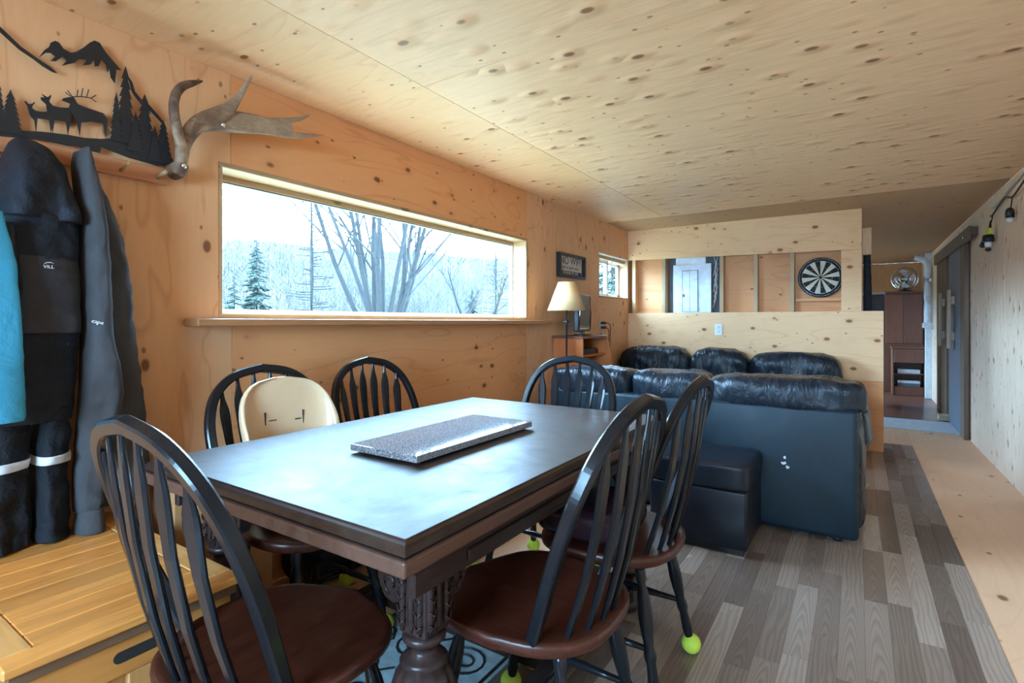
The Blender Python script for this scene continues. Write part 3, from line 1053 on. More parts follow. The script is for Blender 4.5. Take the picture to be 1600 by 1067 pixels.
# padded cushion lying on the seat of the chair beside the ottoman
tag(cushion('seat_cushion', -0.92, -0.60, 1.49, 1.83, 0.447, 0.560, 'leather_maroon', None, 0.5, 0.004, 5, 3), 'dark maroon leather cushion lying on a chair seat', 'cushion')

# cream booster seat strapped on the chair by the window wall
boost = empty('booster_seat', (-1.665, 1.185, 0.4525), -PI / 2)
tag(boost, 'cream moulded plastic booster seat on a chair', 'booster seat')
hw = smooth_path([(0.165, 0.0), (0.170, 0.10), (0.186, 0.20), (0.200, 0.30), (0.197, 0.37), (0.172, 0.43), (0.115, 0.472), (0.025, 0.488)], 18)
rings = []
NX = 14
for w, z in hw:
    fr, bk = [], []
    for i in range(NX + 1):
        s = -1 + 2 * i / NX
        x = w * 0.93 * math.sin(s * PI / 2)
        wing = 0.085 * abs(s) ** 3.2 * min(1, (0.50 - z) / 0.2)
        y = -0.125 - 0.10 * z + wing
        th = 0.011
        fr.append(Vector((x, y + th, z)))
        bk.append(Vector((x * 1.01, y - th, z)))
    rings.append(fr + list(reversed(bk)))
loft('back_shell', rings, 'cream', boost)
cushion('base', -0.165, 0.165, -0.115, 0.165, 0.0, 0.115, 'cream', boost, 0.35, 0.0, 5, 1, 10)
for sx in (-1, 1):
    cushion('armrest', sx * 0.172 - 0.018, sx * 0.172 + 0.018, -0.12, 0.10, 0.06, 0.160, 'cream', boost, 0.45, 0.0, 5, 1, 8)
for a, b, z0, z1 in ((-0.080, -0.077, 0.300, 0.356), (-0.068, -0.044, 0.322, 0.326), (0.075, 0.079, 0.315, 0.365), (0.032, 0.062, 0.331, 0.334)):
    y = -0.125 - 0.10 * (z0 + z1) / 2 + 0.085 * (abs(a) / 0.2 * 0.75) ** 3.2 + 0.0095
    box('strap_slot', a, b, y - 0.004, y + 0.0035, z0, z1, 'slot', boost, 0)

# ================================================================== PINE CHEST BY THE COATS
chest = tag(empty('blanket_chest', (-1.74, 0.52, 0)), 'honey pine blanket chest with a planked lid under the coats', 'chest')
CX0, CX1, CY0, CY1 = -2.145, -1.325, 0.292, 0.748
lid = part(box('lid', CX0 + 0.01, CX1 - 0.01, CY0 + 0.01, CY1 - 0.01, 0.455, 0.478, 'card_dark', None, 0.002), chest)
for y0, y1 in ((CY0, CY0 + 0.058), (CY1 - 0.064, CY1)):
    box('end_board', CX0 + 0.058, CX1 - 0.056, y0, y1, 0.4785, 0.5, 'pine_x', lid, 0.003)
box('edge_board', CX1 - 0.055, CX1, CY0, CY1, 0.4785, 0.5, 'pine', lid, 0.004)
box('edge_board', CX0, CX0 + 0.057, CY0, CY1, 0.4785, 0.5, 'pine', lid, 0.003)
x = CX0 + 0.0585
ws = (0.092, 0.085, 0.078, 0.088, 0.070, 0.082, 0.060, 0.083, 0.066)
tot = (CX1 - 0.0565) - x
f = tot / sum(ws)
for w in ws:
    box('plank', x, x + w * f - 0.003, CY0 + 0.059, CY1 - 0.065, 0.4785, 0.4992, 'pine', lid, 0.0025)
    x += w * f
body = part(box('carcass', CX0 + 0.03, CX1 - 0.04, CY0 + 0.03, CY1 - 0.03, 0.012, 0.4545, 'pine_z', None, 0.003), chest)
part(box('top_rail', CX1 - 0.040, CX1 - 0.018, CY0 + 0.02, CY1 - 0.02, 0.375, 0.4545, 'pine', None, 0.003), chest)
part(box('bottom_rail', CX1 - 0.040, CX1 - 0.018, CY0 + 0.02, CY1 - 0.02, 0.012, 0.075, 'pine', None, 0.003), chest)
for y in (CY0 + 0.02, CY0 + 0.21, CY1 - 0.075):
    part(box('stile', CX1 - 0.040, CX1 - 0.020, y, y + 0.055, 0.0755, 0.3745, 'pine_z', None, 0.003), chest)
bm = bmesh.new()
sl = []
for k in range(24):
    a = 2 * PI * k / 24
    cy = 0.034 if math.cos(a) > 0 else -0.034
    sl.append((0.52 + cy + 0.013 * math.cos(a), 0.418 + 0.013 * math.sin(a)))
part(prism('hand_slot', sl, 'x', CX1 - 0.0185, CX1 - 0.0172, 'slot'), chest)

card = tag(empty('cardboard_box', (-1.98, 1.03, 0)), 'brown cardboard box against the wall behind the table leg', 'box')
part(box('carton', -2.150, -1.945, 0.86, 1.22, 0.0, 0.60, 'card', None, 0.003), card)
part(box('seam', -1.9445, -1.9435, 1.000, 1.004, 0.02, 0.585, 'card_dark', None, 0), card)
part(box('seam', -2.04, -2.036, 0.8585, 0.8595, 0.02, 0.585, 'card_dark', None, 0), card)
part(box('flap', -2.148, -2.05, 0.862, 1.218, 0.6005, 0.604, 'card', None, 0.001), card)
part(box('flap', -2.046, -1.947, 0.862, 1.218, 0.6005, 0.604, 'card', None, 0.001), card)

# ================================================================== COATS ON THE PEG RAIL
railp = tag(empty('peg_rail', (XL, 0.5, 1.66)), 'reddish wooden peg rail on the wall under the metal wall art', 'peg rail')
part(box('board', -2.1595, -2.139, 0.05, 0.925, 1.658, 1.716, 'rail', None, 0.003), railp)
for y in (0.30, 0.513, 0.644, 0.775, 0.89):
    part(tube('peg', [(-2.140, y, 1.678), (-2.070, y, 1.690)], 0.0065, 'jamb', None, 8), railp)


def garment(name, secs, xb, depth, mat, parent=None, folds=0.010, kf=34, seed=0, K=56, n=26, top=True, z_to=None):
    """hanging cloth: sections (z, y0, y1) against the wall plane xb, bulging out by depth(z-fraction)"""
    n = n * 2
    folds = folds * 1.5
    rows = smooth_path(secs, n)
    rings = []
    for j, (z, y0, y1) in enumerate(rows):
        f = j / (n - 1)
        c, h = (y0 + y1) / 2, (y1 - y0) / 2
        d = depth(f)
        ring = []
        for k in range(K):
            a = 2 * PI * k / K
            ca, sa = math.cos(a), math.sin(a)
            y = c + h * math.copysign(abs(ca) ** 0.8, ca)
            x = xb + (d * 0.5) * (1 + math.copysign(abs(sa) ** 0.7, sa))
            if sa > -0.2:
                w = noise.noise(Vector((y * 16 + seed, z * 3.5, seed * 2.0)))
                w2 = math.sin(y * kf + seed + 2.5 * noise.noise(Vector((z * 4, seed, 0))))
                w3 = noise.noise(Vector((y * 9, z * 22, seed + 5)))
                w4 = 1 - 2 * abs(noise.noise(Vector((y * 24 + z * 9, z * 13 - y * 6, seed + 9))))
                x += folds * (w + 0.55 * w2 + 0.5 * w3 + 0.45 * w4) * min(1, d / 0.08)
                y += folds * 0.25 * w3
            ring.append(Vector((x, y, z)))
        rings.append(ring)
    return loft(name, rings, mat, parent)


suit = tag(empty('snowsuit', (-2.05, 0.53, 1.68)), 'black and charcoal hooded snowsuit hanging from the peg rail', 'snowsuit')
dpt = lambda a, b: (lambda f: a + (b - a) * f)
part(garment('hood', [(1.695, 0.490, 0.518), (1.675, 0.473, 0.553), (1.62, 0.452, 0.580), (1.55, 0.440, 0.598), (1.47, 0.422, 0.612), (1.445, 0.418, 0.616)], -2.13, lambda f: 0.06 + 0.15 * math.sin(min(1, f * 1.3) * PI / 2), 'coat_black', None, 0.012, 30, 1), suit)
part(garment('yoke', [(1.460, 0.414, 0.612), (1.41, 0.408, 0.616), (1.36, 0.406, 0.616), (1.330, 0.405, 0.617)], -2.13, dpt(0.19, 0.20), 'coat_black', None, 0.008, 26, 2, n=12), suit)
part(garment('chest_panel', [(1.336, 0.406, 0.617), (1.28, 0.405, 0.619), (1.19, 0.405, 0.619), (1.118, 0.408, 0.618)], -2.13, dpt(0.20, 0.20), 'coat_grey', None, 0.008, 26, 2.2, n=14), suit)
part(garment('skirt', [(1.124, 0.408, 0.617), (1.02, 0.408, 0.614), (0.93, 0.404, 0.612), (0.86, 0.402, 0.608)], -2.125, dpt(0.19, 0.17), 'coat_black', None, 0.008, 26, 2.5, n=14), suit)
for y0, y1, s in ((0.385, 0.508, 4), (0.514, 0.602, 6)):
    leg = part(garment('trouser_leg', [(0.90, y0 + 0.02, y1 - 0.004), (0.80, y0 + 0.004, y1), (0.74, y0, y1 - 0.006), (0.66, y0 + 0.002, y1 - 0.004), (0.58, y0, y1), (0.506, y0, y1)], -2.12, dpt(0.15, 0.15), 'coat_pants', None, 0.010, 40, s, n=22), suit)
    st = garment('reflective_stripe', [(0.757, y0 - 0.003, y1 - 0.001), (0.745, y0 - 0.003, y1 - 0.001), (0.733, y0 - 0.003, y1 - 0.002)], -2.128, dpt(0.166, 0.166), 'reflect', leg, 0.010, 40, s, n=5)
part(garment('sleeve', [(1.42, 0.405, 0.450), (1.33, 0.392, 0.462), (1.22, 0.388, 0.472), (1.12, 0.395, 0.465), (1.03, 0.400, 0.455)], -2.01, dpt(0.09, 0.10), 'coat_black', None, 0.010, 30, 8, n=16), suit)
part(text('emblem', 'VILL', 0.013, (-1.914, 0.520, 1.306), ROT_LEFT, 'ink_white', None, 0.002), suit)
part(tube('emblem', [(-1.914, 0.510, 1.314), (-1.912, 0.515, 1.318), (-1.912, 0.524, 1.319), (-1.914, 0.531, 1.316)], 0.0012, 'ink_white', None, 6), suit)

hood = tag(empty('hoodie', (-2.05, 0.68, 1.68)), 'grey fleece hoodie hanging from the peg rail beside the snowsuit', 'hoodie')
part(garment('torso', [(1.697, 0.636, 0.650), (1.65, 0.628, 0.668), (1.57, 0.632, 0.706), (1.47, 0.640, 0.742), (1.37, 0.646, 0.760), (1.26, 0.650, 0.770), (1.15, 0.648, 0.782), (1.03, 0.645, 0.796), (0.90, 0.640, 0.812), (0.72, 0.635, 0.828), (0.60, 0.63, 0.832), (0.56, 0.63, 0.826)], -2.13, lambda f: 0.05 + 0.07 * min(1, f * 2.2), 'hoodie', None, 0.008, 16, 3, n=34), hood)
part(garment('sleeve', [(1.692, 0.630, 0.642), (1.64, 0.618, 0.650), (1.56, 0.617, 0.664), (1.46, 0.618, 0.676), (1.36, 0.619, 0.684), (1.29, 0.621, 0.688), (1.22, 0.622, 0.686), (1.10, 0.624, 0.692), (0.99, 0.620, 0.714), (0.92, 0.618, 0.722), (0.80, 0.612, 0.704), (0.68, 0.606, 0.688), (0.60, 0.606, 0.676), (0.565, 0.608, 0.672)], -2.06, lambda f: 0.05 + 0.085 * math.sin(PI * min(1, f + 0.15) * 0.8), 'hoodie', None, 0.008, 40, 5, n=36), hood)
part(garment('cuff', [(0.572, 0.612, 0.668), (0.535, 0.606, 0.672), (0.503, 0.604, 0.672)], -2.04, dpt(0.09, 0.095), 'hoodie', None, 0.004, 40, 6, n=8), hood)
part(text('lettering', 'cape', 0.016, (-1.925, 0.638, 1.150), ROT_LEFT @ Matrix.Rotation(-0.25, 3, 'Z'), 'ink_white', None, 0.004), hood)
tl = tag(empty('teal_jacket', (-2.0, 0.36, 1.40)), 'teal blue jacket hanging in front of the snowsuit', 'jacket')
part(garment('body', [(1.44, 0.33, 0.415), (1.38, 0.28, 0.430), (1.33, 0.25, 0.440), (1.26, 0.23, 0.446), (1.05, 0.21, 0.457), (0.92, 0.20, 0.462), (0.885, 0.20, 0.456)], -1.895, dpt(0.03, 0.04), 'teal', None, 0.008, 30, 9, n=24), tl)
part(garment('collar', [(1.69, 0.29, 0.315), (1.63, 0.285, 0.34), (1.54, 0.285, 0.37), (1.43, 0.30, 0.405)], -2.10, dpt(0.04, 0.16), 'teal', None, 0.006, 30, 12, n=14), tl)

# ================================================================== WALL ART AND ANTLER
ART = {
    'ridge': [(0.454, 2.044), (0.468, 2.031), (0.513, 1.993), (0.551, 1.973), (0.585, 1.958), (0.602, 1.945), (0.59, 1.944), (0.565, 1.953), (0.545, 1.965), (0.51, 1.981), (0.468, 2.014), (0.454, 2.024)],
    'mountains': [(0.556, 1.975), (0.569, 2.004), (0.581, 2.02), (0.585, 2.035), (0.596, 2.046), (0.606, 2.045), (0.617, 2.03), (0.636, 2.025), (0.65, 2.034), (0.668, 2.055), (0.686, 2.08), (0.699, 2.093), (0.714, 2.092), (0.73, 2.068), (0.757, 2.042), (0.776, 2.024), (0.762, 2.021), (0.757, 1.972), (0.745, 1.988), (0.742, 2.019), (0.736, 2.0), (0.732, 2.026), (0.718, 2.037), (0.711, 2.012), (0.7, 2.007), (0.699, 2.029), (0.688, 2.008), (0.668, 1.998), (0.679, 2.021), (0.659, 2.015), (0.645, 1.996), (0.626, 1.983), (0.613, 1.973), (0.626, 1.996), (0.615, 2.004), (0.598, 1.982), (0.585, 1.978), (0.596, 1.996), (0.585, 2.003), (0.573, 1.998)],
    'ground': [(0.446, 1.721), (0.491, 1.729), (0.521, 1.736), (0.557, 1.745), (0.585, 1.75), (0.628, 1.756), (0.672, 1.759), (0.718, 1.769), (0.762, 1.786), (0.774, 1.804), (0.849, 1.82), (0.903, 1.812), (0.943, 1.751), (0.917, 1.728), (0.892, 1.719), (0.849, 1.724), (0.797, 1.727), (0.742, 1.737), (0.718, 1.742), (0.714, 1.72), (0.69, 1.72), (0.663, 1.726), (0.628, 1.721), (0.585, 1.721), (0.545, 1.718), (0.506, 1.711), (0.468, 1.705), (0.446, 1.702)],
    'slope': [(0.795, 2.013), (0.809, 1.995), (0.817, 1.965), (0.838, 1.943), (0.859, 1.935), (0.886, 1.911), (0.907, 1.89), (0.903, 1.88), (0.87, 1.909), (0.843, 1.921), (0.817, 1.948), (0.807, 1.962)],
    'elk_small': [(0.533, 1.794), (0.531, 1.804), (0.528, 1.816), (0.522, 1.826), (0.525, 1.83), (0.531, 1.822), (0.539, 1.825), (0.545, 1.833), (0.547, 1.83), (0.541, 1.82), (0.54, 1.812), (0.549, 1.807), (0.561, 1.808), (0.594, 1.819), (0.594, 1.793), (0.585, 1.75), (0.581, 1.789), (0.553, 1.785), (0.549, 1.739), (0.545, 1.777), (0.539, 1.783)],
    'elk_mid': [(0.575, 1.819), (0.573, 1.836), (0.561, 1.845), (0.56, 1.853), (0.57, 1.855), (0.563, 1.864), (0.571, 1.861), (0.577, 1.859), (0.585, 1.87), (0.586, 1.865), (0.581, 1.847), (0.59, 1.837), (0.606, 1.837), (0.636, 1.845), (0.636, 1.806), (0.628, 1.755), (0.623, 1.797), (0.594, 1.793), (0.59, 1.749), (0.585, 1.79), (0.577, 1.798)],
    'elk_bull': [(0.613, 1.861), (0.615, 1.869), (0.632, 1.879), (0.641, 1.885), (0.647, 1.876), (0.654, 1.864), (0.672, 1.86), (0.695, 1.859), (0.723, 1.857), (0.737, 1.839), (0.73, 1.776), (0.723, 1.823), (0.69, 1.818), (0.663, 1.807), (0.659, 1.761), (0.652, 1.8), (0.645, 1.82), (0.628, 1.839), (0.634, 1.858), (0.626, 1.86)],
}
art = tag(empty('metal_wall_art', (XL, 0.7, 1.72)), 'black metal silhouette of mountains, elk and spruces on the wall', 'wall art')
def spruce(y, z0, z1, w, tiers=8):
    L, Rr = [], []
    for i in range(tiers):
        f = i / tiers
        zt, zb = z1 - (z1 - z0) * f, z1 - (z1 - z0) * (f + 0.95 / tiers)
        a, b = w * (0.10 + 0.62 * f), w * (0.28 + 0.72 * (f + 1.0 / tiers))
        L += [(y - a, zt), (y - b, zb - 0.004)]
        Rr += [(y + a, zt), (y + b, zb - 0.004)]
    return [(y, z1 + 0.012)] + Rr + list(reversed(L))


for i, a in enumerate(((0.788, 1.775, 2.03, 0.034), (0.847, 1.745, 1.955, 0.040), (0.907, 1.735, 1.882, 0.034), (0.490, 1.722, 1.84, 0.030), (0.462, 1.722, 1.86, 0.022), (0.760, 1.775, 1.93, 0.020), (0.818, 1.755, 1.88, 0.028), (0.878, 1.735, 1.85, 0.026))):
    ART['spruce%d' % i] = spruce(*a)
for i, (k, poly) in enumerate(ART.items()):
    nm = k.rstrip('0123456789')
    part(prism(nm, poly, 'x', -2.1385 + i * 0.0004, -2.1355 + i * 0.0004, 'black_metal'), art)
bm = bmesh.new()
for pts in ([(0.642, 1.884), (0.652, 1.889), (0.668, 1.894), (0.690, 1.897), (0.705, 1.889)], [(0.652, 1.889), (0.655, 1.912)], [(0.664, 1.893), (0.668, 1.922)], [(0.678, 1.896), (0.684, 1.924)],
            [(0.690, 1.897), (0.704, 1.912)], [(0.640, 1.884), (0.628, 1.900)], [(0.636, 1.884), (0.622, 1.892)]):
    add_tube(bm, [(-2.137, a, b) for a, b in pts], [0.0015] * len(pts), 5)
part(link('elk_antlers', bm_mesh('elk_antlers', bm), 'black_metal'), art)
for y, z in ((0.60, 1.735), (0.87, 1.76)):
    part(tube('standoff', [(-2.1598, y, z), (-2.1385, y, z)], 0.004, 'black_metal', None, 6), art)

antler = tag(empty('moose_antler', (XL, 0.94, 1.70)), 'shed moose antler with a flat palm screwed to the wall', 'antler')
bm = bmesh.new()


def limb(pts, radii, flat, n=22, k=12):
    rows = smooth_path([tuple(p) + (r,) for p, r in zip(pts, radii)], n)
    add_tube(bm, [r[:3] for r in rows], [max(r[3], 0.003) for r in rows], k, Vector((1, 0, 0)), flat)


limb([(-2.10, 0.940, 1.695), (-2.085, 0.945, 1.735), (-2.07, 0.938, 1.784), (-2.055, 0.922, 1.835), (-2.045, 0.906, 1.884), (-2.035, 0.899, 1.926), (-2.03, 0.905, 1.966), (-2.03, 0.927, 2.000), (-2.035, 0.961, 2.024), (-2.045, 1.004, 2.052)],
     [0.026, 0.022, 0.020, 0.019, 0.018, 0.017, 0.0165, 0.0155, 0.0125, 0.004], 0.9)
limb([(-2.09, 0.948, 1.74), (-2.08, 0.957, 1.81), (-2.07, 0.974, 1.860), (-2.07, 1.008, 1.902), (-2.065, 1.057, 1.938), (-2.055, 1.098, 1.975), (-2.035, 1.124, 2.018), (-2.01, 1.138, 2.060), (-1.99, 1.149, 2.096), (-1.975, 1.155, 2.118)],
     [0.022, 0.025, 0.030, 0.033, 0.034, 0.028, 0.017, 0.012, 0.009, 0.004], 0.55)
limb([(-2.075, 0.995, 1.885), (-2.075, 1.052, 1.918), (-2.07, 1.120, 1.943), (-2.06, 1.202, 1.957), (-2.05, 1.279, 1.970), (-2.045, 1.340, 1.985), (-2.04, 1.372, 1.992)],
     [0.026, 0.036, 0.045, 0.042, 0.035, 0.033, 0.022], 0.30)
limb([(-2.06, 1.15, 1.978), (-2.055, 1.24, 1.988), (-2.045, 1.345, 2.014), (-2.035, 1.410, 2.040), (-2.03, 1.460, 2.076)], [0.012, 0.010, 0.012, 0.010, 0.003], 0.7)
limb([(-2.06, 1.10, 1.912), (-2.055, 1.267, 1.938), (-2.045, 1.375, 1.958), (-2.035, 1.450, 1.978), (-2.03, 1.532, 2.001)], [0.010, 0.010, 0.014, 0.010, 0.003], 0.7)
limb([(-2.135, 0.935, 1.705), (-2.10, 0.945, 1.715), (-2.08, 0.950, 1.735)], [0.030, 0.031, 0.022], 0.9, 10)
o = part(link('antler_body', bm_mesh('antler_body', bm), 'antler', None, True), antler)
rm = o.modifiers.new('fuse', 'REMESH')
rm.mode = 'VOXEL'
rm.voxel_size = 0.004
rm.use_smooth_shade = True
sm = o.modifiers.new('soften', 'SMOOTH')
sm.iterations = 6
sm.factor = 0.5
for y, z, x in ((0.945, 1.722, -2.062), (1.085, 1.915, -2.058)):
    part(lathe('screw', [(0, 0), (0.009, 0), (0.009, 0.004), (0.004, 0.006), (0, 0.006)], 'chrome', None, 12, (x, y, z), Matrix.Rotation(PI / 2, 3, 'Y')), antler)

# ================================================================== SOFAS AND OTTOMAN
sofa = tag(empty('sofa', (-0.90, 3.65, 0)), 'navy black leather sofa whose flat back faces the dining table', 'sofa')
part(box('back_panel', -1.79, 0.005, 3.19, 3.34, 0.025, 0.700, 'leather_flat', None, 0.028, 4, True), sofa)
part(box('base', -1.77, -0.02, 3.34, 4.06, 0.025, 0.26, 'leather_flat', None, 0.02, 3, True), sofa)
for i, (a, b) in enumerate(((-1.80, -1.205), (-1.215, -0.745), (-0.755, 0.045))):
    part(cushion('back_cushion', a, b, 3.185, 3.56, 0.650, 0.842, 'leather', None, 0.46, 0.014, 8, i + 1, 26), sofa)
    part(cushion('back_cushion', a + 0.02, b - 0.02, 3.34, 3.60, 0.40, 0.72, 'leather', None, 0.45, 0.010, 7, i + 11, 14), sofa)
for i, (a, b) in enumerate(((-1.58, -1.06), (-1.05, -0.63), (-0.62, -0.19))):
    part(cushion('seat_cushion', a, b, 3.50, 4.10, 0.255, 0.45, 'leather', None, 0.35, 0.008, 7, i + 21, 12), sofa)
part(cushion('arm', -1.80, -1.57, 3.30, 4.07, 0.03, 0.62, 'leather', None, 0.32, 0.008, 7, 31, 16), sofa)
part(cushion('arm', -0.19, 0.035, 3.30, 4.07, 0.03, 0.64, 'leather', None, 0.32, 0.012, 9, 33, 22), sofa)
part(cushion('arm_pillow', -0.12, 0.060, 3.40, 3.95, 0.42, 0.68, 'leather', None, 0.5, 0.016, 11, 35, 18), sofa)
for x, y in ((-1.70, 3.25), (-0.09, 3.25), (-1.70, 4.0), (-0.09, 4.0)):
    part(lathe('foot', [(0, 0), (0.022, 0), (0.028, 0.03), (0, 0.03)], 'black_plastic', None, 12, (x, y, 0)), sofa)
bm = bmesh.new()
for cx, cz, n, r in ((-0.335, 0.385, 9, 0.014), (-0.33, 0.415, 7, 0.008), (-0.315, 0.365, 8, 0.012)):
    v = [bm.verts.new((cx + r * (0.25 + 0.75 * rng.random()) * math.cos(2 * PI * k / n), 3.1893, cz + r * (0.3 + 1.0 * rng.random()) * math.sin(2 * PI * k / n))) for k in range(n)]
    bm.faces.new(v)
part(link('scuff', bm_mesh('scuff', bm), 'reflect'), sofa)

sofa2 = tag(empty('sofa', (-1.12, 5.15, 0)), 'navy black leather sofa against the plywood partition', 'sofa')
part(box('base', -2.12, -0.12, 4.80, 5.62, 0.025, 0.26, 'leather_flat', None, 0.02, 3, True), sofa2)
part(box('back_frame', -2.12, -0.12, 5.48, 5.645, 0.26, 0.72, 'leather_flat', None, 0.03, 3, True), sofa2)
for i, (a, b) in enumerate(((-2.145, -1.385), (-1.395, -0.845), (-0.855, -0.10))):
    part(cushion('back_cushion', a, b, 5.26, 5.55, 0.42, 0.905 - 0.012 * i, 'leather', None, 0.60, 0.020, 7, i + 41, 24), sofa2)
    part(cushion('seat_cushion', max(a, -1.93), min(b, -0.33), 4.78, 5.32, 0.255, 0.45, 'leather', None, 0.35, 0.008, 7, i + 51, 12), sofa2)
part(cushion('arm', -2.14, -1.93, 4.80, 5.50, 0.03, 0.60, 'leather', None, 0.32, 0.008, 7, 61, 14), sofa2)
part(cushion('arm', -0.33, -0.10, 4.80, 5.50, 0.03, 0.60, 'leather', None, 0.32, 0.008, 7, 63, 14), sofa2)
for x, y in ((-2.05, 4.88), (-0.2, 4.88), (-2.05, 5.55), (-0.2, 5.55)):
    part(lathe('foot', [(0, 0), (0.022, 0), (0.028, 0.03), (0, 0.03)], 'black_plastic', None, 12, (x, y, 0)), sofa2)

ott = tag(empty('ottoman', (-0.68, 2.93, 0)), 'square black leather storage ottoman with a padded lid', 'ottoman')
part(box('body', -0.925, -0.445, 2.735, 3.165, 0.035, 0.322, 'leather_ott', None, 0.014, 3, True), ott)
part(box('plinth', -0.905, -0.465, 2.765, 3.145, 0.0, 0.036, 'black_plastic', None, 0.003), ott)
part(cushion('lid', -0.935, -0.435, 2.725, 3.175, 0.318, 0.452, 'leather_ott', None, 0.20, 0.003, 6, 4, 16), ott)
bm = bmesh.new()
for a in (-0.77, -0.60):
    add_tube(bm, [(a, 2.74, 0.446), (a, 2.95, 0.4525), (a, 3.16, 0.446)], [0.0022] * 3, 5)
part(link('stitching', bm_mesh('stitching', bm), 'leather_ott'), ott)

# ================================================================== CORNER WITH LAMP AND TELEVISION
st = tag(empty('television_stand', (-2.0, 4.1, 0)), 'orange cherry laminate television stand with open shelves by the wall', 'stand')
part(box('side_panel', -2.150, -1.875, 3.90, 3.918, 0.0, 1.012, 'cherry', None, 0.002), st)
part(prism('side_panel', [(-2.150, 0.0), (-1.76, 0.0), (-1.76, 0.55), (-1.86, 1.012), (-2.150, 1.012)], 'y', 4.36, 4.378, 'cherry'), st)
part(box('back_panel', -2.156, -2.148, 3.918, 4.36, 0.02, 1.012, 'cherry_dark', None, 0), st)
part(prism('top', [(-2.156, 3.89), (-1.875, 3.89), (-1.845, 3.95), (-1.835, 4.25), (-1.86, 4.36), (-1.92, 4.42), (-2.156, 4.42)], 'z', 1.0125, 1.032, 'cherry_dark'), st)
for z in (0.10, 0.50, 0.86):
    part(box('shelf', -2.147, -1.84 if z < 0.8 else -1.88, 3.919, 4.359, z, z + 0.018, 'cherry', None, 0.002), st)
tag(box('media_player', -2.10, -1.92, 3.98, 4.26, 0.8785, 0.925, 'black_plastic', None, 0.004), 'black media player box on the television stand shelf', 'media player')
tv = tag(empty('television', (-2.02, 4.20, 1.032), -PI / 2 + 0.22), 'small flat black television on the cherry stand', 'television')
# local frame: x to the right when facing the screen from behind, screen faces local +y
box('casing', -0.215, 0.215, -0.030, 0.018, 0.035, 0.365, 'black_plastic', tv, 0.010, 3)
box('screen', -0.195, 0.195, 0.0181, 0.0195, 0.085, 0.350, 'screen', tv, 0.0005)
tube('bezel_trim', [(-0.214, 0.017, 0.05), (-0.219, 0.024, 0.20), (-0.214, 0.017, 0.35)], 0.006, 'black_plastic', tv, 8)
tube('bezel_trim', [(0.210, 0.017, 0.05), (0.216, 0.024, 0.20), (0.210, 0.017, 0.33)], 0.008, 'chrome', tv, 8)
box('speaker_strip', -0.19, 0.19, 0.0181, 0.021, 0.058, 0.066, 'chrome', tv, 0.001)
loft('foot', [[Vector((0.13 * math.cos(2 * PI * k / 24), 0.075 * math.sin(2 * PI * k / 24), z)) for k in range(24)] for z in (0.0, 0.010)], 'black_plastic', tv, False)
box('neck', -0.04, 0.04, -0.02, 0.01, 0.010, 0.04, 'black_plastic', tv, 0.003)

lamp = tag(empty('floor_lamp', (-1.905, 3.67, 0)), 'slim black floor lamp with a cream cone shade beside the window', 'lamp')
lathe('base', [(0, 0), (0.125, 0), (0.125, 0.012), (0.03, 0.026), (0, 0.026)], 'black_metal', lamp, 28)
lathe('pole', [(0, 0.024), (0.010, 0.024), (0.010, 0.60), (0.0075, 0.61), (0.0075, 1.14), (0.014, 1.145), (0.014, 1.16), (0.006, 1.165), (0.006, 1.30), (0, 1.30)], 'black_metal', lamp, 10)
tube('switch', [(-0.022, -0.012, 1.152), (0.022, 0.012, 1.152)], 0.004, 'black_metal', lamp, 8)
bm = bmesh.new()
k = 40
prof = [(0.152, 1.238), (0.066, 1.462), (0.0635, 1.461), (0.1495, 1.2395)]
vs = [[bm.verts.new((r * math.cos(2 * PI * i / k), r * math.sin(2 * PI * i / k), z)) for i in range(k)] for r, z in prof]
for a in range(4):
    for i in range(k):
        bm.faces.new((vs[a][i], vs[a][(i + 1) % k], vs[(a + 1) % 4][(i + 1) % k], vs[(a + 1) % 4][i]))
link('shade', bm_mesh('shade', bm), 'shade', lamp, True)
bm = bmesh.new()
for i in range(3):
    a = 2 * PI * i / 3
    add_tube(bm, [(0, 0, 1.298), (0.064 * math.cos(a), 0.064 * math.sin(a), 1.44)], [0.002, 0.002], 5)
link('shade_spider', bm_mesh('shade_spider', bm), 'black_metal', lamp)
lathe('light_bulb', [(0, 1.30), (0.013, 1.30), (0.013, 1.325), (0.028, 1.36), (0.030, 1.385), (0.018, 1.405), (0, 1.41)], 'bulb', lamp, 14)

side = tag(empty('side_table', (-1.93, 4.58, 0)), 'low orange wooden side table between the television stand and the far sofa', 'side table')
part(box('top', -2.12, -1.70, 4.44, 4.72, 0.69, 0.712, 'cherry', None, 0.004), side)
for x in (-2.10, -1.745):
    for y in (4.46, 4.675):
        part(box('leg', x, x + 0.028, y, y + 0.028, 0.0, 0.6895, 'cherry', None, 0.003), side)
bowl = lathe('bowl', [(0, 0.0), (0.03, 0.0), (0.045, 0.015), (0.062, 0.04), (0.058, 0.04), (0.04, 0.018), (0, 0.010)], 'black_plastic', None, 20)
bowl.location = (-1.98, 4.52, 0.7125)
tag(bowl, 'small black bowl on the low side table', 'bowl')

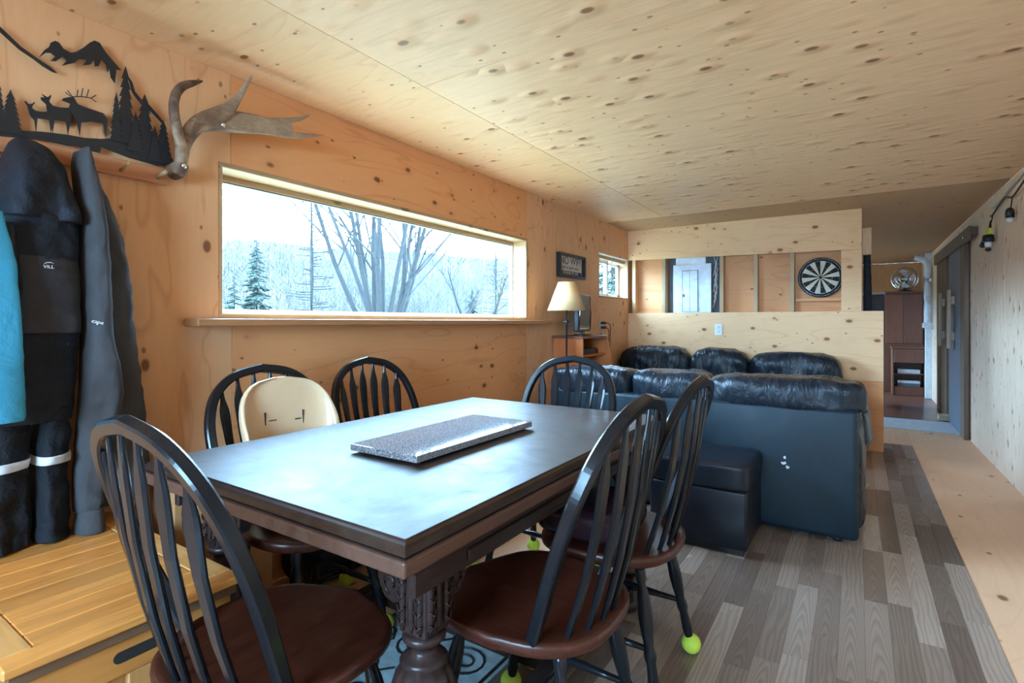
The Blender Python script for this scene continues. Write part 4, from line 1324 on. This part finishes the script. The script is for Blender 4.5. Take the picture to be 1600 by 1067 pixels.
sign = tag(empty('framed_sign', (XL, 4.22, 1.645)), 'black framed NO WIFI sign hung on the wall above the lamp', 'sign')
y0, y1, z0, z1 = 3.965, 4.475, 1.540, 1.752
for a in ((y0, y1, z0, z0 + 0.022), (y0, y1, z1 - 0.022, z1), (y0, y0 + 0.03, z0 + 0.0225, z1 - 0.0225), (y1 - 0.03, y1, z0 + 0.0225, z1 - 0.0225)):
    part(box('frame_rail', -2.1595, -2.118, a[0], a[1], a[2], a[3], 'black_plastic', None, 0.002), sign)
part(box('print', -2.158, -2.150, y0 + 0.03, y1 - 0.03, z0 + 0.022, z1 - 0.022, 'sign_paper', None, 0), sign)
part(text('lettering', 'NO WIFI', 0.098, (-2.1495, 4.22, 1.690), ROT_LEFT, 'sign_ink', None, 0.0004, sx=1.05), sign)
part(text('lettering', 'talk to each other', 0.045, (-2.1495, 4.22, 1.634), ROT_LEFT, 'sign_ink', None, 0.0004, shear=0.2), sign)
part(box('band', -2.1498, -2.1492, y0 + 0.04, y1 - 0.04, 1.566, 1.604, 'sign_ink', None, 0), sign)
part(text('lettering', "PRETEND IT'S 1995", 0.036, (-2.149, 4.22, 1.585), ROT_LEFT, 'sign_paper', None, 0.0004), sign)

outl = tag(empty('wall_outlet', (XL, 4.90, 1.12)), 'wall outlet with two black plugs behind the television', 'outlet')
part(box('cover_plate', -2.1598, -2.152, 4.860, 4.935, 1.06, 1.175, 'cable_w', None, 0.002), outl)
for z, y in ((1.14, 4.90), (1.095, 4.905)):
    part(box('plug', -2.152, -2.105, y - 0.02, y + 0.02, z - 0.013, z + 0.013, 'black_plastic', None, 0.004), outl)
part(tube('cord', smooth_path([(-2.106, 4.905, 1.14), (-2.07, 4.93, 1.12), (-2.085, 4.97, 1.0), (-2.11, 5.0, 0.86), (-2.12, 4.93, 0.76), (-2.13, 4.80, 0.72), (-2.13, 4.60, 0.74)], 20), 0.004, 'cable', None, 6), outl)
part(tube('cord', smooth_path([(-2.106, 4.905, 1.095), (-2.08, 4.92, 1.06), (-2.10, 4.95, 0.9), (-2.12, 4.90, 0.80), (-2.13, 4.75, 0.74)], 16), 0.004, 'cable', None, 6), outl)
o2 = tag(empty('wall_outlet', (-1.19, YP, 1.07)), 'small white outlet on the partition above the sofa', 'outlet')
part(box('cover_plate', -1.225, -1.155, YP - 0.006, YP - 0.0002, 1.015, 1.128, 'white_paint', None, 0.002), o2)
for z in (1.05, 1.095):
    part(box('socket', -1.204, -1.176, YP - 0.0085, YP - 0.006, z - 0.014, z + 0.014, 'reflect', None, 0.002), o2)

# ================================================================== PARTITION BAYS
dart = tag(empty('dartboard', (-0.292, YP + 0.085, 1.570)), 'round black and cream dartboard hung in a stud bay', 'dartboard')
RY = Matrix.Rotation(PI / 2, 3, 'X')
lathe('board', [(0, -0.020), (0.186, -0.020), (0.188, -0.012), (0.188, 0.020), (0.183, 0.024), (0, 0.024)], 'dart_black', dart, 48, (0, 0, 0), RY)
for k in range(0, 20, 2):
    a0, a1 = (k - 0.5) * 2 * PI / 20 + 0.157, (k + 0.5) * 2 * PI / 20 + 0.157
    poly = [(0.014 * math.cos(a0), 0.014 * math.sin(a0))] + [(0.152 * math.cos(a0 + (a1 - a0) * j / 3), 0.152 * math.sin(a0 + (a1 - a0) * j / 3)) for j in range(4)] + [(0.014 * math.cos(a1), 0.014 * math.sin(a1))]
    prism('sector', poly, 'y', -0.0262, -0.0243, 'dart_cream', dart)
lathe('bullseye', [(0, 0.024), (0.012, 0.024), (0.012, 0.0275), (0, 0.0275)], 'dart_black', dart, 16, (0, 0, 0), RY)
bm = bmesh.new()
for r in (0.095, 0.153, 0.176):
    add_tube(bm, [(r * math.cos(2 * PI * i / 40), -0.0272, r * math.sin(2 * PI * i / 40)) for i in range(41)], [0.0013] * 41, 4, Vector((0, 1, 0)))
link('wire', bm_mesh('wire', bm), 'chrome', dart)

ep = tag(empty('breaker_panel', (-1.46, YP + 0.05, 1.249)), 'white metal breaker panel in a stud bay of the partition', 'breaker panel')
part(box('housing', -1.645, -1.275, YP + 0.0165, YP + 0.105, 1.2495, 1.752, 'white_paint', None, 0.003), ep)
part(box('cover', -1.655, -1.265, YP + 0.004, YP + 0.0163, 1.2495, 1.758, 'white_paint', None, 0.002), ep)
part(box('door', -1.555, -1.400, YP - 0.004, YP + 0.0038, 1.262, 1.690, 'white_paint', None, 0.002), ep)
for a in ((-1.559, -1.5555, 1.258, 1.694), (-1.3995, -1.396, 1.258, 1.694), (-1.559, -1.396, 1.6905, 1.694), (-1.481, -1.478, 1.262, 1.69)):
    part(box('seam', a[0], a[1], YP - 0.0046, YP + 0.0036, a[2], a[3], 'grey_box', None, 0), ep)
part(box('latch', -1.552, -1.530, YP - 0.007, YP - 0.0042, 1.415, 1.445, 'grey_box', None, 0.001), ep)
part(box('upper_box', -1.635, -1.325, YP + 0.03, YP + 0.105, 1.7585, 1.836, 'white_paint', None, 0.003), ep)
bm = bmesh.new()
for k in range(7):
    x = -1.25 + 0.006 * (k % 3)
    z = 1.40 + 0.055 * k
    add_tube(bm, [(x - 0.01, YP + 0.07, z - 0.1), (x + 0.025, YP + 0.05, z), (x + 0.01 * (k % 2), YP + 0.07, z + 0.1), (x + 0.03, YP + 0.08, min(z + 0.2, 2.0))], [0.005] * 4, 6)
part(link('cables', bm_mesh('cables', bm), 'cable_w'), ep)

# ================================================================== HALLWAY FURNITURE
dr = tag(empty('tall_cabinet', (0.60, 10.85, 0)), 'tall reddish brown cabinet at the end of the hallway', 'cabinet')
part(box('body', 0.37, 0.875, 10.62, 11.1, 0.012, 1.62, 'cherry_dark', None, 0.004), dr)
part(box('cornice', 0.355, 0.89, 10.595, 11.1, 1.6205, 1.65, 'cherry_dark', None, 0.005), dr)
part(box('trim_strip', 0.352, 0.369, 10.62, 10.64, 0.02, 1.60, 'white_paint', None, 0.002), dr)
for a, b in ((0.385, 0.62), (0.626, 0.862)):
    part(box('door', a, b, 10.603, 10.619, 0.80, 1.60, 'cherry_dark', None, 0.004), dr)
lc = tag(empty('low_cabinet', (0.65, 10.3, 0)), 'low reddish brown cabinet with an open shelf in front of the tall cabinet', 'cabinet')
for a in ((0.45, 0.47, 10.10, 10.5, 0.012, 0.74), (0.845, 0.865, 10.10, 10.5, 0.012, 0.74)):
    part(box('side_panel', *a, 'cherry_dark', None, 0.003), lc)
part(box('top', 0.44, 0.875, 10.08, 10.51, 0.7405, 0.765, 'cherry_dark', None, 0.003), lc)
part(box('back_panel', 0.47, 0.845, 10.485, 10.499, 0.03, 0.74, 'cherry_dark', None, 0), lc)
part(box('drawer', 0.472, 0.843, 10.085, 10.105, 0.52, 0.735, 'cherry_dark', None, 0.004), lc)
part(box('plinth', 0.471, 0.844, 10.11, 10.48, 0.012, 0.15, 'cherry_dark', None, 0.003), lc)
part(box('shelf', 0.471, 0.844, 10.12, 10.48, 0.34, 0.355, 'cherry_dark', None, 0.002), lc)
for i, (z, h, m) in enumerate(((0.3555, 0.03, 'reflect'), (0.3860, 0.03, 'reflect'), (0.151, 0.05, 'grey_box'), (0.2015, 0.04, 'reflect'))):
    b = box('book', 0.52, 0.80, 10.15, 10.40, z, z + h, m, None, 0.002)
    tag(b, ['white book lying on the low cabinet shelf', 'white book on top of another in the low cabinet', 'grey folder at the bottom of the low cabinet', 'white folder on the grey folder in the low cabinet'][i], 'book', 'papers in the low cabinet')

fan = tag(empty('desk_fan', (0.655, 10.80, 1.651), -0.35), 'round desk fan with chrome guard on top of the tall cabinet', 'fan')
lathe('base', [(0, 0), (0.10, 0), (0.10, 0.015), (0.03, 0.03), (0.02, 0.10), (0, 0.10)], 'black_plastic', fan, 20)
box('motor', -0.05, 0.05, -0.02, 0.11, 0.16, 0.26, 'black_plastic', fan, 0.02, 3)
tube('stem', [(0, 0.02, 0.09), (0, 0.03, 0.18)], 0.02, 'black_plastic', fan, 10)
bm = bmesh.new()
for y, r in ((-0.03, 0.185), (-0.085, 0.165), (-0.10, 0.10), (-0.105, 0.05), (0.03, 0.165)):
    add_tube(bm, [(r * math.cos(2 * PI * i / 36), y, 0.21 + r * math.sin(2 * PI * i / 36)) for i in range(37)], [0.006 if r > 0.18 else 0.0035] * 37, 5, Vector((0, 1, 0)))
for i in range(28):
    a = 2 * PI * i / 28
    add_tube(bm, [(r * math.cos(a), y, 0.21 + r * math.sin(a)) for r, y in ((0.05, -0.105), (0.10, -0.10), (0.165, -0.085), (0.185, -0.03), (0.165, 0.03), (0.06, 0.05))], [0.002] * 6, 4)
link('guard', bm_mesh('guard', bm), 'chrome', fan)
for i in range(4):
    a0 = i * PI / 2
    ring = []
    for s, r in ((0, 0.03), (0.3, 0.09), (0.55, 0.15), (0.2, 0.155), (-0.3, 0.14), (-0.45, 0.08)):
        ring.append(Vector((r * math.cos(a0 + s), -0.035 - 0.03 * s, 0.21 + r * math.sin(a0 + s))))
    loft('blade', [ring, [p + Vector((0, 0.004, 0)) for p in ring]], 'white_paint', fan, False)
lathe('hub', [(0, 0.02), (0.032, 0.02), (0.032, 0.06), (0.02, 0.07), (0, 0.07)], 'chrome', fan, 16, (0, 0, 0.21), RY)

pipe = tag(empty('flue_pipe', (0.885, 9.85, 0)), 'white flue pipe bending into the hallway wall', 'pipe')
part(tube('pipe', smooth_path([(0.855, 9.75, 1.10), (0.855, 9.75, 1.55), (0.855, 9.75, 1.86), (0.850, 9.72, 1.98), (0.800, 9.70, 2.06), (0.70, 9.70, 2.10)], 24), 0.045, 'white_paint', None, 14), pipe)
part(box('collar', 0.795, 0.912, 9.69, 9.81, 1.06, 1.14, 'white_paint', None, 0.01, 2), pipe)
struct(box('trim_5', 0.84, 0.912, 9.86, 9.97, 0.012, 2.168, 'white_paint', None, 0.003), 'white corner board in the hallway')
cur = tag(garment('curtain', [(1.80, 0.045, 0.10), (1.6, 0.045, 0.105), (1.4, 0.045, 0.11), (1.0, 0.045, 0.11), (0.02, 0.045, 0.11)], 0, lambda f: 0.05, 'coat_black', None, 0.004, 60, 3, n=20), 'dark curtain hanging behind the end of the partition', 'curtain')
cur.rotation_euler = (0, 0, -PI / 2)
cur.location = (0.0, YP + 0.24, 0)
shelf2 = tag(box('storage_bin', 0.06, 0.30, 8.6, 8.9, 0.012, 1.52, 'grey_box', None, 0.02, 2), 'tall grey storage bin behind the partition', 'bin')
box('lid', 0.05, 0.31, 8.59, 8.91, 1.5205, 1.55, 'white_paint', shelf2, 0.006)

# ================================================================== LIGHT STRING ON THE RIGHT WALL
ls = tag(empty('light_string', (0.88, 5.2, 2.1)), 'black cable with hanging lamp sockets along the top of the pale plywood wall', 'light string')
part(tube('cable', smooth_path([(0.895, 3.6, 2.10), (0.893, 4.2, 2.125), (0.893, 4.6, 2.06), (0.893, 4.92, 2.015), (0.893, 5.12, 2.05), (0.893, 5.35, 2.03), (0.893, 5.58, 1.995), (0.89, 5.62, 2.0)], 44), 0.0065, 'cable', None, 8), ls)
part(tube('cable', smooth_path([(0.900, 3.6, 2.135), (0.900, 4.4, 2.135), (0.900, 4.95, 2.10), (0.900, 5.3, 2.07), (0.900, 5.6, 2.06)], 30), 0.008, 'cable_w', None, 8), ls)
part(tube('drop_wire', [(0.893, 4.93, 2.016), (0.885, 4.93, 1.93)], 0.004, 'cable', None, 6), ls)
s1 = part(lathe('socket', [(0, 0.04), (0.012, 0.04), (0.022, 0.028), (0.026, 0.0), (0.024, -0.03), (0, -0.03)], 'black_plastic', None, 14, (0.88, 4.93, 1.90)), ls)
lathe('bulb', [(0, -0.030), (0.020, -0.030), (0.022, -0.045), (0.016, -0.058), (0, -0.062)], 'bulb', s1, 14, (0.88, 4.93, 1.90))
part(tube('drop_wire', [(0.893, 5.56, 1.998), (0.885, 5.56, 1.94)], 0.004, 'cable', None, 6), ls)
bm = bmesh.new()
add_tube(bm, [(0.88, 5.56, 1.95), (0.875, 5.515, 1.885)], [0.006, 0.004], 6)
add_tube(bm, [(0.88, 5.56, 1.95), (0.875, 5.595, 1.885)], [0.006, 0.004], 6)
part(link('hanger', bm_mesh('hanger', bm), 'cable'), ls)
o = part(box('tag', 0.855, 0.880, 5.49, 5.62, 1.842, 1.888, 'label_yellow', None, 0.003), ls)
o['label'] = 'bright yellow tag'
s2 = part(lathe('socket', [(0, 0.03), (0.034, 0.03), (0.038, 0.0), (0.036, -0.025), (0, -0.025)], 'black_plastic', None, 14, (0.866, 5.56, 1.81)), ls)
lathe('bulb', [(0, -0.025), (0.022, -0.025), (0.024, -0.05), (0.018, -0.062), (0, -0.066)], 'bulb', s2, 14, (0.866, 5.56, 1.81))
part(tube('clip', [(0.866, 5.64, 1.83), (0.85, 5.70, 1.77)], [0.016, 0.022], 'black_plastic', None, 8), ls)
part(lathe('knob', [(0, 0.018), (0.018, 0.010), (0.020, -0.008), (0, -0.018)], 'black_plastic', None, 10, (0.866, 5.56, 1.725)), ls)

# ================================================================== UNDER THE TABLE
mat = tag(box('floor_mat', -1.52, -0.98, 1.02, 1.80, 0.0035, 0.010, 'mat_blue', None, 0.002), 'pale blue floor mat with black scroll pattern under the table', 'mat')
bm = bmesh.new()
for cx, cy, r, s, tn in ((-1.40, 1.18, 0.075, 1, 1.9), (-1.18, 1.16, 0.07, -1, 1.9), (-1.30, 1.36, 0.085, 1, 2.0), (-1.10, 1.38, 0.08, -1, 1.9), (-1.42, 1.56, 0.075, -1, 1.9), (-1.22, 1.60, 0.085, 1, 2.0), (-1.06, 1.66, 0.06, -1, 1.7), (-1.06, 1.12, 0.05, 1, 1.7), (-1.30, 1.08, 0.045, 1, 1.6), (-1.44, 1.36, 0.05, -1, 1.6), (-1.38, 1.72, 0.055, 1, 1.7)):
    n = 30
    pts = []
    for i in range(n):
        f = i / (n - 1)
        a = s * f * tn * 2 * PI + cx * 9
        rr = r * (1 - 0.88 * f)
        pts.append((cx + rr * math.cos(a), cy + rr * math.sin(a), 0.0105))
    x, y = pts[0][:2]
    pts.insert(0, (max(-1.51, min(-0.99, x + s * 0.05)), y + 0.055, 0.0105))
    add_tube(bm, pts, [0.0045] * len(pts), 5)
for x in (-1.505, -0.995):
    add_tube(bm, [(x, 1.03, 0.0105), (x, 1.79, 0.0105)], [0.006, 0.006], 5)
for y in (1.035, 1.785):
    add_tube(bm, [(-1.51, y, 0.0105), (-0.99, y, 0.0105)], [0.006, 0.006], 5)
link('scroll_pattern', bm_mesh('scroll_pattern', bm), 'mat_black', mat)
bag = tag(empty('tote_bag', (-1.98, 1.58, 0)), 'black soft bag on the floor under the window side chairs', 'bag')
part(cushion('body', -2.15, -1.905, 1.36, 1.80, 0.0, 0.26, 'coat_black', None, 0.5, 0.014, 8, 71, 14), bag)
for dx in (-0.05, 0.05):
    part(tube('handle', smooth_path([(-2.03 + dx, 1.45, 0.22), (-2.03 + dx, 1.47, 0.34), (-2.03 + dx, 1.58, 0.39), (-2.03 + dx, 1.69, 0.34), (-2.03 + dx, 1.71, 0.22)], 18), 0.008, 'coat_black', None, 7), bag)

# ================================================================== OUTSIDE THE WINDOW
bm = bmesh.new()
NXg, NYg = 26, 40
grid = []
for i in range(NXg):
    row = []
    X = -2.6 - (i / (NXg - 1)) ** 1.5 * 130
    for j in range(NYg):
        Y = -60 + 280 * j / (NYg - 1)
        d = -X
        z = -0.75 + 0.4 * noise.noise(Vector((X * 0.05, Y * 0.05, 0)))
        if d > 16:
            z += (d - 16) * (0.155 + 0.0010 * Y) * (1 + 0.16 * noise.noise(Vector((X * 0.02, Y * 0.03, 4)))) * (1.0 if d < 70 else 1.0)
        if d > 75:
            z = min(z, 12.5 + 2.0 * noise.noise(Vector((Y * 0.04, 1, 2))) + 0.07 * Y)
        row.append(bm.verts.new((X, Y, z)))
    grid.append(row)
for i in range(NXg - 1):
    for j in range(NYg - 1):
        bm.faces.new((grid[i][j], grid[i + 1][j], grid[i + 1][j + 1], grid[i][j + 1]))
ground_pts = [[v.co.copy() for v in r] for r in grid]
hill = link('ground', bm_mesh('ground', bm), 'hill', None, True)
struct(hill, 'wooded hillside seen through the window')


def ground_z(X, Y):
    i = min(range(NXg), key=lambda k: abs(ground_pts[k][0].x - X))
    j = min(range(NYg), key=lambda k: abs(ground_pts[0][k].y - Y))
    return ground_pts[i][j].z


yard = struct(box('yard', -13.5, -2.4, -14, 34, -0.62, -0.40, 'yard', None, 0), 'unseen dormant grass yard added outside the picture window to bounce light in')  # ground hidden below the sill, added to bounce sky light onto the ceiling
struct(box('yard', -2.4, 6, -12, -1.9, -0.62, -0.40, 'yard', None, 0), 'unseen dormant grass yard added behind the house to bounce light in')  # same added bounce ground, out of view below the back window
# dense bare scrub covering the slope
bm = bmesh.new()
r2 = random.Random(5)


def stick(p, q, r0, r1):
    p, q = Vector(p), Vector(q)
    t = (q - p).normalized()
    s = t.cross(Vector((0.3, 0.9, 0.2))).normalized()
    u = s.cross(t)
    a = [bm.verts.new(p + (s * math.cos(k * 2.094) + u * math.sin(k * 2.094)) * r0) for k in range(3)]
    b = [bm.verts.new(q + (s * math.cos(k * 2.094) + u * math.sin(k * 2.094)) * r1) for k in range(3)]
    for k in range(3):
        bm.faces.new((a[k], a[(k + 1) % 3], b[(k + 1) % 3], b[k]))


for n in range(5200):
    d = 20 + 70 * r2.random() ** 1.3
    Y = d * (0.38 + 1.55 * r2.random())
    X = -d
    if any((X - a) ** 2 + (Y - b) ** 2 < 5 or (d < -a and abs(Y / d - b / -a) < c) for a, b, c in ((-30.0, 17.8, 0.04), (-27.0, 14.8, 0.03), (-24.0, 31.0, 0.04), (-20.0, 28.4, 0.0))):
        continue
    z = ground_z(X, Y) - 0.3
    h = 1.6 + 2.6 * r2.random()
    lean = (r2.random() - 0.5) * 0.7
    stick((X, Y, z), (X, Y + lean, z + h), 0.016 + d * 0.0005, 0.008)
    for k in range(7):
        f = 0.3 + 0.65 * r2.random()
        a = r2.random() * 6.28
        L = h * 0.35 * (1.1 - f * 0.6)
        stick((X, Y + lean * f, z + h * f), (X + math.cos(a) * L, Y + lean * f + math.sin(a) * L, z + h * f + L * (0.5 + 0.7 * r2.random())), 0.008 + d * 0.00026, 0.004)
o = link('scrub', bm_mesh('scrub', bm), 'brush')
o['kind'] = 'stuff'
o['label'] = 'bare brush and saplings covering the hillside'
o['category'] = 'brush'


def bare_tree(name, base, stems, label, spread, height, seed, group):
    rr = random.Random(seed)
    root = tag(empty(name, base), label, 'tree', group)
    tb, bb = bmesh.new(), bmesh.new()

    def grow(b, p, d, L, r, lev):
        n = 5
        pts, rad = [p], [r]
        for i in range(n):
            d = (d + Vector(((rr.random() - .5) * .25, (rr.random() - .5) * .25, (rr.random() - .3) * .12))).normalized()
            p = p + d * (L / n)
            pts.append(p)
            rad.append(r * (1 - 0.72 * (i + 1) / n))
        add_tube(b, pts, rad, 6 if lev == 0 else 4)
        if lev < 3:
            for k in range((9, 6, 4)[lev]):
                f = 0.28 + 0.7 * rr.random()
                i = min(int(f * n), n - 1)
                q = pts[i].lerp(pts[i + 1], f * n - i)
                a = rr.random() * 2 * PI
                dv = (d * 0.9 + Vector((math.cos(a), math.sin(a), 0.25)) * (0.75 + 0.3 * rr.random())).normalized()
                grow(bb, q, dv, L * (0.42 - 0.05 * lev) * (1.15 - 0.5 * f), max(rad[i] * 0.42, 0.012), lev + 1)
    for k in range(stems):
        a = 2 * PI * k / max(stems, 1) + rr.random()
        dv = Vector((math.cos(a) * spread, math.sin(a) * spread, 1)).normalized()
        p0 = Vector((math.cos(a) * 0.12, math.sin(a) * 0.12, 0)) if stems > 1 else Vector()
        grow(tb, p0, dv, height * (0.8 + 0.3 * rr.random()), 0.11 if stems > 1 else 0.13, 0)
    link('trunk', bm_mesh('trunk', tb), 'bark', root)
    link('branches', bm_mesh('branches', bb), 'twig', root)
    return root


def larch(base, height, label, seed, mat='twig', dens=70, reach=0.16, needle=False, group='trees outside the window'):
    rr = random.Random(seed)
    root = tag(empty('larch_tree' if not needle else 'spruce_tree', base), label, 'tree', group)
    tb, bb = bmesh.new(), bmesh.new()
    add_tube(tb, [(0, 0, 0), (0.03, 0, height * 0.5), (0, 0, height)], [height * 0.014, height * 0.009, 0.01], 7)
    for k in range(dens):
        f = 0.12 + 0.87 * k / dens
        z = height * f
        a = rr.random() * 2 * PI
        L = height * reach * (1.08 - f) * (0.7 + 0.5 * rr.random())
        tip = Vector((math.cos(a) * L, math.sin(a) * L, z + (0.10 if not needle else -0.22) * L))
        mid = Vector((math.cos(a) * L * .5, math.sin(a) * L * .5, z + 0.02 * L))
        add_tube(bb, [(0, 0, z), mid, tip], [0.022, 0.016, 0.006], 4)
        for s in range(5 if not needle else 9):
            g = 0.25 + 0.75 * rr.random()
            q = Vector((0, 0, z)).lerp(tip, g)
            a2 = a + (rr.random() - .5) * 2.4
            l2 = L * 0.34 * (1.2 - g * 0.6)
            e = q + Vector((math.cos(a2) * l2, math.sin(a2) * l2, (-0.25 if needle else -0.1) * l2))
            add_tube(bb, [q, e], [0.010 if not needle else L * 0.12, 0.01], 5)
    link('trunk', bm_mesh('trunk', tb), 'bark', root)
    link('boughs' if needle else 'branches', bm_mesh('boughs', bb), 'needles' if needle else mat, root)
    return root


bare_tree('maple_tree', (-14.0, 13.0, -0.9), 13, 'big bare multi-stemmed tree filling the middle of the picture window', 0.30, 11.0, 3, 'trees outside the window')
larch((-16.0, 11.5, -0.9), 7.4, 'tall thin bare tree with a straight trunk outside the picture window', 7)
larch((-20.0, 28.4, 0.0), 8.2, 'straight thin bare tree near the right jamb of the picture window', 8)
larch((-30.0, 17.8, ground_z(-30, 17.8) - 0.6), 5.6, 'dark green spruce on the slope by the left jamb', 9, needle=True, dens=150, reach=0.17)
larch((-27.0, 14.8, ground_z(-27, 14.8) - 0.6), 3.2, 'short dark green spruce beside the taller spruce', 10, needle=True, dens=70, reach=0.26)
larch((-24.0, 31.0, ground_z(-24, 31.0) - 0.8), 3.6, 'low green spruce in the brush behind the bare trees', 12, needle=True, dens=70, reach=0.26)
larch((-9.0, 21.6, -0.6), 6.6, 'green spruce outside the small sliding window', 21, needle=True, dens=120, reach=0.24)
larch((-9.5, 25.6, -0.6), 7.4, 'taller green spruce behind another outside the small sliding window', 22, needle=True, dens=120, reach=0.26)
bare_tree('sapling', (-17.0, 22.4, -0.2), 2, 'leaning bare sapling between the big tree and the right jamb', 0.45, 4.2, 13, 'trees outside the window')
